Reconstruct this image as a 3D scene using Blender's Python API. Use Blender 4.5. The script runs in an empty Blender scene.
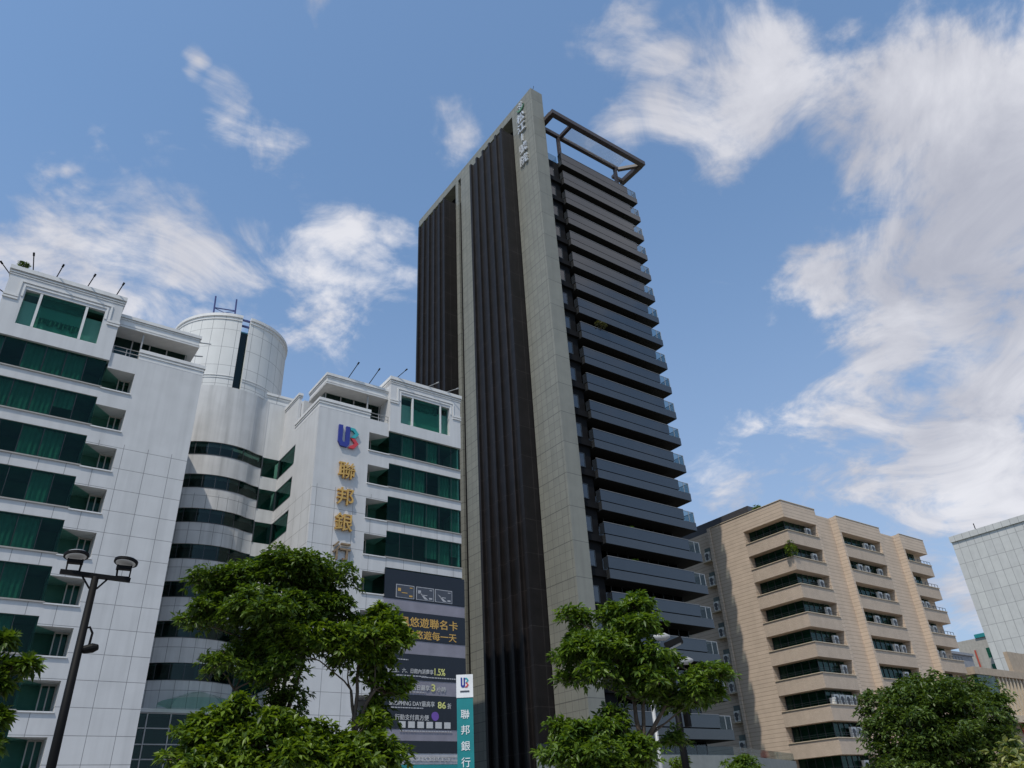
import bpy, math, random
import numpy as np
from mathutils import Vector, Matrix
random.seed(7)
rng = np.random.default_rng(11)
R = math.radians
SC = bpy.context.scene
COL = SC.collection

# ------------------------------------------------------------------ camera
F, PITCH, ROLL, YAW = 750.67, R(30.47374), R(-3.29201), R(53.02019)
CAM = np.array([0., 0., 1.6])
_fw = np.array([math.cos(YAW)*math.cos(PITCH), math.sin(YAW)*math.cos(PITCH), math.sin(PITCH)])
_r0 = np.array([math.sin(YAW), -math.cos(YAW), 0.])
_u0 = np.cross(_r0, _fw)
_r = math.cos(ROLL)*_r0 + math.sin(ROLL)*_u0
_u = -math.sin(ROLL)*_r0 + math.cos(ROLL)*_u0
cam = bpy.data.cameras.new('camera'); camo = bpy.data.objects.new('camera', cam); COL.objects.link(camo)
cam.sensor_width = 36; cam.lens = F*36/1024; cam.clip_start = .1; cam.clip_end = 6000
camo.matrix_world = Matrix(((_r[0], _u[0], -_fw[0], 0), (_r[1], _u[1], -_fw[1], 0), (_r[2], _u[2], -_fw[2], 1.6), (0, 0, 0, 1)))
SC.camera = camo

def ray(x, y):
    d = (x-512)/F*_r - (y-384)/F*_u + _fw
    return d/np.linalg.norm(d)
def at_dist(x, y, D):                      # a point seen at (x, y) at ground distance D
    d = ray(x, y); return CAM + d*D/math.hypot(d[0], d[1])
def on_x(x, y, X):
    d = ray(x, y); return CAM + d*X/d[0]
def on_y(x, y, Y):
    d = ray(x, y); return CAM + d*Y/d[1]

# ------------------------------------------------------------------ light and sky
SUN_EL = R(59); SUN_H = np.array([-.866, -.5])
SC.view_settings.view_transform = 'Standard'; SC.view_settings.look = 'None'
SC.view_settings.exposure = 0.0; SC.view_settings.gamma = 1.0; SC.view_settings.use_curve_mapping = False
world = bpy.data.worlds.new('World'); SC.world = world; world.use_nodes = True
sun = bpy.data.lights.new('sun', 'SUN'); sun.energy = 3.5; sun.angle = R(.55); sun.color = (1, .93, .82)
suno = bpy.data.objects.new('sun', sun); COL.objects.link(suno)
_s = Vector((SUN_H[0]*math.cos(SUN_EL), SUN_H[1]*math.cos(SUN_EL), math.sin(SUN_EL)))
suno.rotation_euler = _s.to_track_quat('Z', 'Y').to_euler(); suno.location = (-60, -60, 160)

def sky_nodes():
    nt = world.node_tree; N = nt.nodes; L = nt.links; N.clear()
    out = N.new('ShaderNodeOutputWorld'); bg = N.new('ShaderNodeBackground'); bg.inputs['Strength'].default_value = .15
    L.new(bg.outputs[0], out.inputs[0])
    sky = N.new('ShaderNodeTexSky'); sky.sky_type = 'NISHITA'; sky.sun_disc = False
    sky.sun_elevation = SUN_EL; sky.sun_rotation = math.atan2(SUN_H[0], SUN_H[1])
    sky.air_density = 1.0; sky.dust_density = 1.2; sky.ozone_density = 2.0
    tc = N.new('ShaderNodeTexCoord'); D = tc.outputs['Generated']
    def vm(op, a, b=None):
        n = N.new('ShaderNodeVectorMath'); n.operation = op
        for i, q in enumerate((a, b)):
            if q is None: continue
            if isinstance(q, tuple): n.inputs[i].default_value = q
            else: L.new(q, n.inputs[i])
        return n
    def m(op, a, b=None, clamp=False):
        n = N.new('ShaderNodeMath'); n.operation = op; n.use_clamp = clamp
        for i, q in enumerate((a, b)):
            if q is None: continue
            if isinstance(q, (int, float)): n.inputs[i].default_value = q
            else: L.new(q, n.inputs[i])
        return n.outputs[0]
    def ramp(v, a, b, lo=0., hi=1., smooth=True):
        n = N.new('ShaderNodeMapRange'); n.interpolation_type = 'SMOOTHSTEP' if smooth else 'LINEAR'
        L.new(v, n.inputs['Value'])
        for k, q in zip(('From Min', 'From Max', 'To Min', 'To Max'), (a, b, lo, hi)): n.inputs[k].default_value = q
        return n.outputs[0]
    sep = N.new('ShaderNodeSeparateXYZ'); L.new(D, sep.inputs[0])
    zc = m('ADD', m('MAXIMUM', sep.outputs[2], 0.0), .22)
    cmb = N.new('ShaderNodeCombineXYZ')
    L.new(m('DIVIDE', sep.outputs[0], zc), cmb.inputs[0]); L.new(m('DIVIDE', sep.outputs[1], zc), cmb.inputs[1])
    def noise(scale, detail, rough, dist=0., off=(0, 0, 0)):
        n = N.new('ShaderNodeTexNoise'); n.inputs['Scale'].default_value = scale; n.inputs['Detail'].default_value = detail
        n.inputs['Roughness'].default_value = rough; n.inputs['Distortion'].default_value = dist
        L.new(vm('ADD', cmb.outputs[0], off).outputs[0], n.inputs['Vector']); return n.outputs[0]
    n1 = noise(3.9, 10, .60, .8); n2 = noise(1.7, 4, .5, 0, (3.1, 1.7, 0)); n3 = noise(11, 8, .62, .9, (7, 2, 4))
    # banks of cloud: where they stand in the sky (directions), how wide, how dense
    BL = []
    for x, y, rad, w in CLOUDS:
        d = ray(x, y); d2 = ray(x+rad, y); BL.append((tuple(d), float(np.linalg.norm(d-d2)), w))
    wn = N.new('ShaderNodeTexNoise'); wn.inputs['Scale'].default_value = 2.6; wn.inputs['Detail'].default_value = 5; wn.inputs['Roughness'].default_value = .6
    L.new(vm('ADD', cmb.outputs[0], (5, 9, 1)).outputs[0], wn.inputs['Vector'])
    wv = vm('SCALE', vm('SUBTRACT', wn.outputs['Color'], (.5, .5, .5)).outputs[0]); wv.inputs['Scale'].default_value = .26
    DW = vm('ADD', D, wv.outputs[0]).outputs[0]
    for d, rad, w in (((.48,-.48,.73), .42, 1.0), ((.2,-.6,.78), .35, .9)): BL.append((d, rad, w))  # unseen clouds added out of view so the upper balconies mirror grey
    acc = None
    for d, rad, w in BL:
        v = ramp(vm('DISTANCE', DW, d).outputs['Value'], 0., rad*1.12, w, 0.)
        acc = v if acc is None else m('MAXIMUM', acc, v)
    dens = m('ADD', m('MULTIPLY', m('SUBTRACT', n1, .5), 2.3), m('MULTIPLY', m('SUBTRACT', n3, .5), .85))
    dens = m('ADD', dens, m('SUBTRACT', m('MULTIPLY', acc, 1.12), .40))
    cov = ramp(dens, -.06, .58)
    cov = m('MULTIPLY', cov, .93)
    shade = ramp(m('ADD', m('MULTIPLY', n2, .6), m('MULTIPLY', n1, .5)), .40, .72)
    cc = N.new('ShaderNodeMix'); cc.data_type = 'RGBA'
    cc.inputs['A'].default_value = (3.0, 3.1, 3.6, 1); cc.inputs['B'].default_value = (5.6, 5.6, 5.9, 1)
    L.new(shade, cc.inputs['Factor'])
    hz = N.new('ShaderNodeMix'); hz.data_type = 'RGBA'      # summer haze low in the sky
    gain = vm('MULTIPLY', sky.outputs[0], (.98, 1.22, 1.29))
    L.new(gain.outputs[0], hz.inputs['A']); hz.inputs['B'].default_value = (2.5, 3.0, 4.1, 1)
    L.new(ramp(sep.outputs[2], .75, .0, .10, .80), hz.inputs['Factor'])
    mx = N.new('ShaderNodeMix'); mx.data_type = 'RGBA'
    L.new(hz.outputs['Result'], mx.inputs['A']); L.new(cc.outputs['Result'], mx.inputs['B']); L.new(cov, mx.inputs['Factor'])
    L.new(mx.outputs['Result'], bg.inputs['Color'])
CLOUDS = [(960,150,260,1.0),(1010,300,280,1.0),(930,240,200,1.0),(885,100,200,1.0),(840,120,170,.95),(760,90,150,.85),(960,60,170,.95),(900,430,200,.85),(860,400,150,.75),(690,130,110,.66),(780,55,150,.85),(700,40,120,.72),(640,15,90,.66),
          (970,430,240,.95),(880,330,150,.86),(835,245,85,.95),(760,130,120,.72),(700,190,90,.58),(860,480,200,.70),(770,520,180,.66),
          (1000,570,200,.72),(900,560,190,.68),(1060,80,240,1.0),(1100,500,260,.85),
          (90,285,170,.82),(190,280,150,.80),(60,255,110,.66),(280,275,110,.54),(310,170,80,.58),(265,130,70,.56),(215,100,34,.70),
          (335,200,100,.54),(405,212,50,.44),(372,245,60,.46),(320,320,110,.55),(98,168,44,.58),(490,108,40,.46),(350,5,48,.6),(50,8,30,.58),
          (-60,330,260,.85),(-300,500,300,.7),(512,-500,350,.6),(-200,-300,400,.6),(1300,-100,400,.8),(600,-900,500,.7)]
sky_nodes()

# ------------------------------------------------------------------ building blocks
ORG = {}
class B:
    """collects faces for ONE mesh"""
    def __init__(s): s.v = []; s.f = []; s.m = []; s.cur = 0
    def face(s, pts):
        n = len(s.v); s.v += [tuple(map(float, p)) for p in pts]; s.f.append(tuple(range(n, n+len(pts)))); s.m.append(s.cur)
    def box(s, x0, x1, y0, y1, z0, z1):
        if x0 > x1: x0, x1 = x1, x0
        if y0 > y1: y0, y1 = y1, y0
        n = len(s.v)
        s.v += [(x0,y0,z0),(x1,y0,z0),(x1,y1,z0),(x0,y1,z0),(x0,y0,z1),(x1,y0,z1),(x1,y1,z1),(x0,y1,z1)]
        for q in ((0,3,2,1),(4,5,6,7),(0,1,5,4),(1,2,6,5),(2,3,7,6),(3,0,4,7)):
            s.f.append(tuple(n+i for i in q)); s.m.append(s.cur)
        return s
    def prism(s, poly, z0, z1):
        n = len(s.v); k = len(poly)
        s.v += [(x, y, z0) for x, y in poly] + [(x, y, z1) for x, y in poly]
        s.f.append(tuple(n+i for i in range(k-1, -1, -1))); s.f.append(tuple(n+k+i for i in range(k))); s.m += [s.cur]*2
        for i in range(k):
            j = (i+1) % k; s.f.append((n+i, n+j, n+k+j, n+k+i)); s.m.append(s.cur)
        return s
    def extr(s, pts, off):
        n = len(s.v); k = len(pts); off = np.array(off, float)
        s.v += [tuple(map(float, p)) for p in pts] + [tuple(map(float, np.array(p, float)+off)) for p in pts]
        s.f.append(tuple(n+i for i in range(k-1, -1, -1))); s.f.append(tuple(n+k+i for i in range(k))); s.m += [s.cur]*2
        for i in range(k):
            j = (i+1) % k; s.f.append((n+i, n+j, n+k+j, n+k+i)); s.m.append(s.cur)
        return s
    def tube(s, pts, rad, k=8):
        pts = [np.array(p, float) for p in pts]; rad = rad if isinstance(rad, (list, tuple)) else [rad]*len(pts)
        n = len(s.v); up = np.array([.31, .17, .93])
        for i, p in enumerate(pts):
            t = pts[min(i+1, len(pts)-1)] - pts[max(i-1, 0)]; t = t/(np.linalg.norm(t)+1e-9)
            a = np.cross(t, up); 
            if np.linalg.norm(a) < .05: a = np.cross(t, [1, 0, 0])
            a /= np.linalg.norm(a); b = np.cross(t, a)
            for j in range(k):
                w = 2*math.pi*j/k; s.v.append(tuple(p + rad[i]*(math.cos(w)*a + math.sin(w)*b)))
        for i in range(len(pts)-1):
            for j in range(k):
                q = (j+1) % k; s.f.append((n+i*k+j, n+i*k+q, n+(i+1)*k+q, n+(i+1)*k+j)); s.m.append(s.cur)
        s.f.append(tuple(n+j for j in range(k-1, -1, -1))); e = n+(len(pts)-1)*k; s.f.append(tuple(e+j for j in range(k))); s.m += [s.cur]*2
        return s
    def disc(s, c, ax, r, h, k=20):
        c = np.array(c, float); ax = np.array(ax, float); ax /= np.linalg.norm(ax)
        return s.tube([c, c+ax*h], r, k)
    def bar(s, p, q, w, h):
        """square-section beam from p to q"""
        p = np.array(p, float); q = np.array(q, float); t = (q-p)/np.linalg.norm(q-p)
        a = np.cross(t, [0, 0, 1.]); 
        if np.linalg.norm(a) < .05: a = np.array([1., 0, 0])
        a /= np.linalg.norm(a); b = np.cross(a, t)
        s.extr([p+a*w/2-b*h/2, p+a*w/2+b*h/2, p-a*w/2+b*h/2, p-a*w/2-b*h/2][::-1], q-p); return s
    def build(s, name, mat, parent=None, org=None, smooth=False, label=None):
        if org is None: org = ORG[parent] if parent is not None else np.array(s.v).mean(0)
        org = np.array(org, float)
        me = bpy.data.meshes.new(name)
        me.from_pydata([tuple(np.array(q)-org) for q in s.v], [], s.f)
        for mm in (mat if isinstance(mat, (list, tuple)) else [mat]): me.materials.append(mm)
        if isinstance(mat, (list, tuple)): me.polygons.foreach_set('material_index', s.m)
        if smooth: me.polygons.foreach_set('use_smooth', [True]*len(me.polygons))
        me.update()
        o = bpy.data.objects.new(name, me); COL.objects.link(o); place(o, org, parent)
        if label: o['label'] = label
        return o
def place(o, org, parent):
    ORG[o] = np.array(org, float)
    if parent is not None:
        o.parent = parent; o.location = tuple(ORG[o]-ORG[parent])
    else: o.location = tuple(ORG[o])
def tag(o, label, cat, group=None, kind=None):
    o['label'] = label; o['category'] = cat
    if group: o['group'] = group
    if kind: o['kind'] = kind
    return o
def thing(name, loc, label, cat, group=None):
    o = bpy.data.objects.new(name, None); COL.objects.link(o); o.empty_display_size = .3; place(o, loc, None)
    return tag(o, label, cat, group)
def dup(o, off, parent=None):
    """copy of a thing or part with its children, moved by off"""
    c = o.copy(); COL.objects.link(c); ORG[c] = ORG[o]+np.array(off, float)
    c.parent = parent if parent is not None else o.parent
    c.location = Vector(o.location)+Vector(off)
    def kids(a, b):
        for ch in list(a.children):
            d = ch.copy(); COL.objects.link(d); d.parent = b; ORG[d] = ORG[ch]+np.array(off, float); kids(ch, d)
    kids(o, c); return c
def text_mesh(body, size, center, udir, vdir, depth=.05, bold=.0, spacing=1.0, width=None):
    """lettering as a B: centred on center, u to the right, v up"""
    c = bpy.data.curves.new('lettering', 'FONT'); c.body = body; c.size = size; c.extrude = depth/2; c.offset = bold
    c.align_x = 'CENTER'; c.align_y = 'CENTER'; c.space_character = spacing; c.resolution_u = 3
    o = bpy.data.objects.new('lettering', c); COL.objects.link(o)
    dg = bpy.context.evaluated_depsgraph_get(); me = bpy.data.meshes.new_from_object(o.evaluated_get(dg))
    b = B(); u = np.array(udir, float); v = np.array(vdir, float); w = np.cross(u, v)
    P = np.array([q.co for q in me.vertices])
    mid = (P.max(0)+P.min(0))/2; ext = P.max(0)-P.min(0)
    sx = width/ext[0] if width else 1.
    for q in P: b.v.append(tuple(np.array(center, float)+(q[0]-mid[0])*sx*u+(q[1]-mid[1])*v+q[2]*w))
    for p in me.polygons: b.f.append(tuple(p.vertices)); b.m.append(0)
    bpy.data.objects.remove(o); bpy.data.curves.remove(c); bpy.data.meshes.remove(me)
    return b

# ------------------------------------------------------------------ materials
def mat_base(name):
    m = bpy.data.materials.new(name); m.use_nodes = True; nt = m.node_tree
    return m, nt, nt.nodes['Principled BSDF'], nt.nodes['Material Output']
def pos_uv(nt, cyl=None):
    """(along the wall, height, 0) from the world position: works on every upright face"""
    N, L = nt.nodes, nt.links
    g = N.new('ShaderNodeNewGeometry'); sp = N.new('ShaderNodeSeparateXYZ'); L.new(g.outputs['Position'], sp.inputs[0])
    def m(op, a, b):
        n = N.new('ShaderNodeMath'); n.operation = op
        for i, q in enumerate((a, b)):
            if isinstance(q, (int, float)): n.inputs[i].default_value = q
            else: L.new(q, n.inputs[i])
        return n.outputs[0]
    if cyl:
        a = m('ARCTAN2', m('SUBTRACT', sp.outputs[0], cyl[0]), m('SUBTRACT', sp.outputs[1], cyl[1])); u = m('MULTIPLY', a, cyl[2])
    else: u = m('ADD', sp.outputs[0], sp.outputs[1])
    c = N.new('ShaderNodeCombineXYZ'); L.new(u, c.inputs[0]); L.new(sp.outputs[2], c.inputs[1])
    return c.outputs[0], sp, m, g
def flat(name, col, rough=.6, metal=0., var=.08, scale=1.5, streak=0., spec=.5, bump=0.):
    """plain coat with slight unevenness and optional rain streaks"""
    m, nt, p, out = mat_base(name); N, L = nt.nodes, nt.links
    p.inputs['Roughness'].default_value = rough; p.inputs['Metallic'].default_value = metal
    p.inputs['Specular IOR Level'].default_value = spec
    uv, sp, mm, g = pos_uv(nt)
    n = N.new('ShaderNodeTexNoise'); n.inputs['Scale'].default_value = scale; n.inputs['Detail'].default_value = 5
    L.new(g.outputs['Position'], n.inputs['Vector'])
    mp = N.new('ShaderNodeMapRange'); L.new(n.outputs[0], mp.inputs['Value'])
    for k, q in zip(('From Min', 'From Max', 'To Min', 'To Max'), (.3, .7, 1-var, 1+var)): mp.inputs[k].default_value = q
    f = mp.outputs[0]
    if streak:
        ma = N.new('ShaderNodeMapping'); ma.inputs['Scale'].default_value = (1.1, .05, 1); L.new(uv, ma.inputs['Vector'])
        n2 = N.new('ShaderNodeTexNoise'); n2.inputs['Scale'].default_value = 1.; n2.inputs['Detail'].default_value = 6; n2.inputs['Roughness'].default_value = .65
        L.new(ma.outputs[0], n2.inputs['Vector'])
        m2 = N.new('ShaderNodeMapRange'); L.new(n2.outputs[0], m2.inputs['Value'])
        for k, q in zip(('From Min', 'From Max', 'To Min', 'To Max'), (.42, .75, 1., 1-streak)): m2.inputs[k].default_value = q
        f = mm('MULTIPLY', f, m2.outputs[0])
    vmul = N.new('ShaderNodeVectorMath'); vmul.operation = 'SCALE'; vmul.inputs[0].default_value = col[:3]
    L.new(f, vmul.inputs['Scale']); L.new(vmul.outputs[0], p.inputs['Base Color'])
    if bump:
        bn = N.new('ShaderNodeBump'); bn.inputs['Strength'].default_value = bump; bn.inputs['Distance'].default_value = .02
        n3 = N.new('ShaderNodeTexNoise'); n3.inputs['Scale'].default_value = 25; L.new(g.outputs['Position'], n3.inputs['Vector'])
        L.new(n3.outputs[0], bn.inputs['Height']); L.new(bn.outputs[0], p.inputs['Normal'])
    return m
def tiled(name, c1, c2, joint, w, h, mortar=.02, offset=.5, rough=.5, zmax=None, zmin=None, var=.08, streak=.08, cyl=None, off=(0, 0), spec=.5, bump=.3, freq=2, jsmooth=.1, band=None):
    """panels or tiles w x h metres with joints"""
    m, nt, p, out = mat_base(name); N, L = nt.nodes, nt.links
    p.inputs['Roughness'].default_value = rough; p.inputs['Specular IOR Level'].default_value = spec
    uv, sp, mm, g = pos_uv(nt, cyl)
    ad = N.new('ShaderNodeVectorMath'); ad.operation = 'ADD'; L.new(uv, ad.inputs[0]); ad.inputs[1].default_value = (off[0], off[1], 0)
    bt = N.new('ShaderNodeTexBrick'); bt.offset = offset; bt.offset_frequency = freq; bt.squash = 1
    bt.inputs['Scale'].default_value = 1; bt.inputs['Brick Width'].default_value = w; bt.inputs['Row Height'].default_value = h
    bt.inputs['Mortar Size'].default_value = mortar; bt.inputs['Mortar Smooth'].default_value = jsmooth; bt.inputs['Bias'].default_value = 0
    bt.inputs['Color1'].default_value = (*c1, 1); bt.inputs['Color2'].default_value = (*c2, 1); bt.inputs['Mortar'].default_value = (*joint, 1)
    L.new(ad.outputs[0], bt.inputs['Vector'])
    col = bt.outputs['Color']; fac = bt.outputs['Fac']
    if zmax is not None or zmin is not None:
        k = mm('LESS_THAN', sp.outputs[2], zmax) if zmax is not None else mm('GREATER_THAN', sp.outputs[2], zmin)
        mx = N.new('ShaderNodeMix'); mx.data_type = 'RGBA'; L.new(k, mx.inputs['Factor'])
        mx.inputs['A'].default_value = (*[(a+b)/2 for a, b in zip(c1, c2)], 1); L.new(col, mx.inputs['B']); col = mx.outputs['Result']
        fac = mm('MULTIPLY', fac, k)
    if band:                                   # a wider joint at every storey
        b2 = N.new('ShaderNodeTexBrick'); b2.offset = 0; L.new(ad.outputs[0], b2.inputs['Vector']); b2.inputs['Scale'].default_value = 1
        b2.inputs['Brick Width'].default_value = 900; b2.inputs['Row Height'].default_value = band; b2.inputs['Mortar Size'].default_value = .055; b2.inputs['Mortar Smooth'].default_value = .1
        mx = N.new('ShaderNodeMix'); mx.data_type = 'RGBA'; L.new(b2.outputs['Fac'], mx.inputs['Factor']); L.new(col, mx.inputs['A']); mx.inputs['B'].default_value = (*joint, 1); col = mx.outputs['Result']
    n = N.new('ShaderNodeTexNoise'); n.inputs['Scale'].default_value = .7; n.inputs['Detail'].default_value = 6; L.new(g.outputs['Position'], n.inputs['Vector'])
    mp = N.new('ShaderNodeMapRange'); L.new(n.outputs[0], mp.inputs['Value'])
    for k, q in zip(('From Min', 'From Max', 'To Min', 'To Max'), (.3, .7, 1-var, 1+var)): mp.inputs[k].default_value = q
    ma = N.new('ShaderNodeMapping'); ma.inputs['Scale'].default_value = (1.3, .06, 1); L.new(uv, ma.inputs['Vector'])
    n2 = N.new('ShaderNodeTexNoise'); n2.inputs['Scale'].default_value = 1.; n2.inputs['Detail'].default_value = 6; L.new(ma.outputs[0], n2.inputs['Vector'])
    m2 = N.new('ShaderNodeMapRange'); L.new(n2.outputs[0], m2.inputs['Value'])
    for k, q in zip(('From Min', 'From Max', 'To Min', 'To Max'), (.45, .75, 1., 1-streak)): m2.inputs[k].default_value = q
    f = mm('MULTIPLY', mp.outputs[0], m2.outputs[0])
    sc = N.new('ShaderNodeVectorMath'); sc.operation = 'SCALE'; L.new(col, sc.inputs[0]); L.new(f, sc.inputs['Scale'])
    L.new(sc.outputs[0], p.inputs['Base Color'])
    if bump:
        bn = N.new('ShaderNodeBump'); bn.invert = True; bn.inputs['Strength'].default_value = bump; bn.inputs['Distance'].default_value = .03
        L.new(fac, bn.inputs['Height']); L.new(bn.outputs[0], p.inputs['Normal'])
    return m
def glass(name, tint, refl=1.0, rough=.02, ior=1.5, wav=.012):
    """see-through tinted pane with mirror reflections"""
    m, nt, p, out = mat_base(name); N, L = nt.nodes, nt.links; N.remove(p)
    tr = N.new('ShaderNodeBsdfTransparent'); tr.inputs[0].default_value = (*tint, 1)
    gl = N.new('ShaderNodeBsdfGlossy'); gl.inputs['Roughness'].default_value = rough; gl.inputs[0].default_value = (*(refl if isinstance(refl, tuple) else (refl,)*3), 1)
    fr = N.new('ShaderNodeFresnel'); fr.inputs['IOR'].default_value = ior
    g = N.new('ShaderNodeNewGeometry'); n = N.new('ShaderNodeTexNoise'); n.inputs['Scale'].default_value = .35; L.new(g.outputs['Position'], n.inputs['Vector'])
    bn = N.new('ShaderNodeBump'); bn.inputs['Strength'].default_value = .5; bn.inputs['Distance'].default_value = wav
    L.new(n.outputs[0], bn.inputs['Height']); L.new(bn.outputs[0], gl.inputs['Normal'])
    fb = N.new('ShaderNodeMath'); fb.operation = 'SUBTRACT'; fb.inputs[0].default_value = 1; L.new(g.outputs['Backfacing'], fb.inputs[1])
    fm = N.new('ShaderNodeMath'); fm.operation = 'MULTIPLY'; L.new(fr.outputs[0], fm.inputs[0]); L.new(fb.outputs[0], fm.inputs[1])
    mx = N.new('ShaderNodeMixShader'); L.new(fm.outputs[0], mx.inputs[0]); L.new(tr.outputs[0], mx.inputs[1]); L.new(gl.outputs[0], mx.inputs[2])
    L.new(mx.outputs[0], out.inputs[0]); return m
def leaf_mat(name, dark, light, trans=.35, rough=.42):
    m, nt, p, out = mat_base(name); N, L = nt.nodes, nt.links
    g = N.new('ShaderNodeNewGeometry'); cr = N.new('ShaderNodeValToRGB')
    cr.color_ramp.elements[0].color = (*dark, 1); cr.color_ramp.elements[1].color = (*light, 1)
    L.new(g.outputs['Random Per Island'], cr.inputs[0]); L.new(cr.outputs[0], p.inputs['Base Color'])
    p.inputs['Roughness'].default_value = rough; p.inputs['Specular IOR Level'].default_value = .35
    t = N.new('ShaderNodeBsdfTranslucent'); h = N.new('ShaderNodeMix'); h.data_type = 'RGBA'; h.blend_type = 'MULTIPLY'; h.inputs['Factor'].default_value = 1
    L.new(cr.outputs[0], h.inputs['A']); h.inputs['B'].default_value = (1.5, 1.5, .5, 1); L.new(h.outputs['Result'], t.inputs[0])
    mx = N.new('ShaderNodeMixShader'); mx.inputs[0].default_value = trans; L.new(p.outputs[0], mx.inputs[1]); L.new(t.outputs[0], mx.inputs[2])
    L.new(mx.outputs[0], out.inputs[0]); return m

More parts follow.
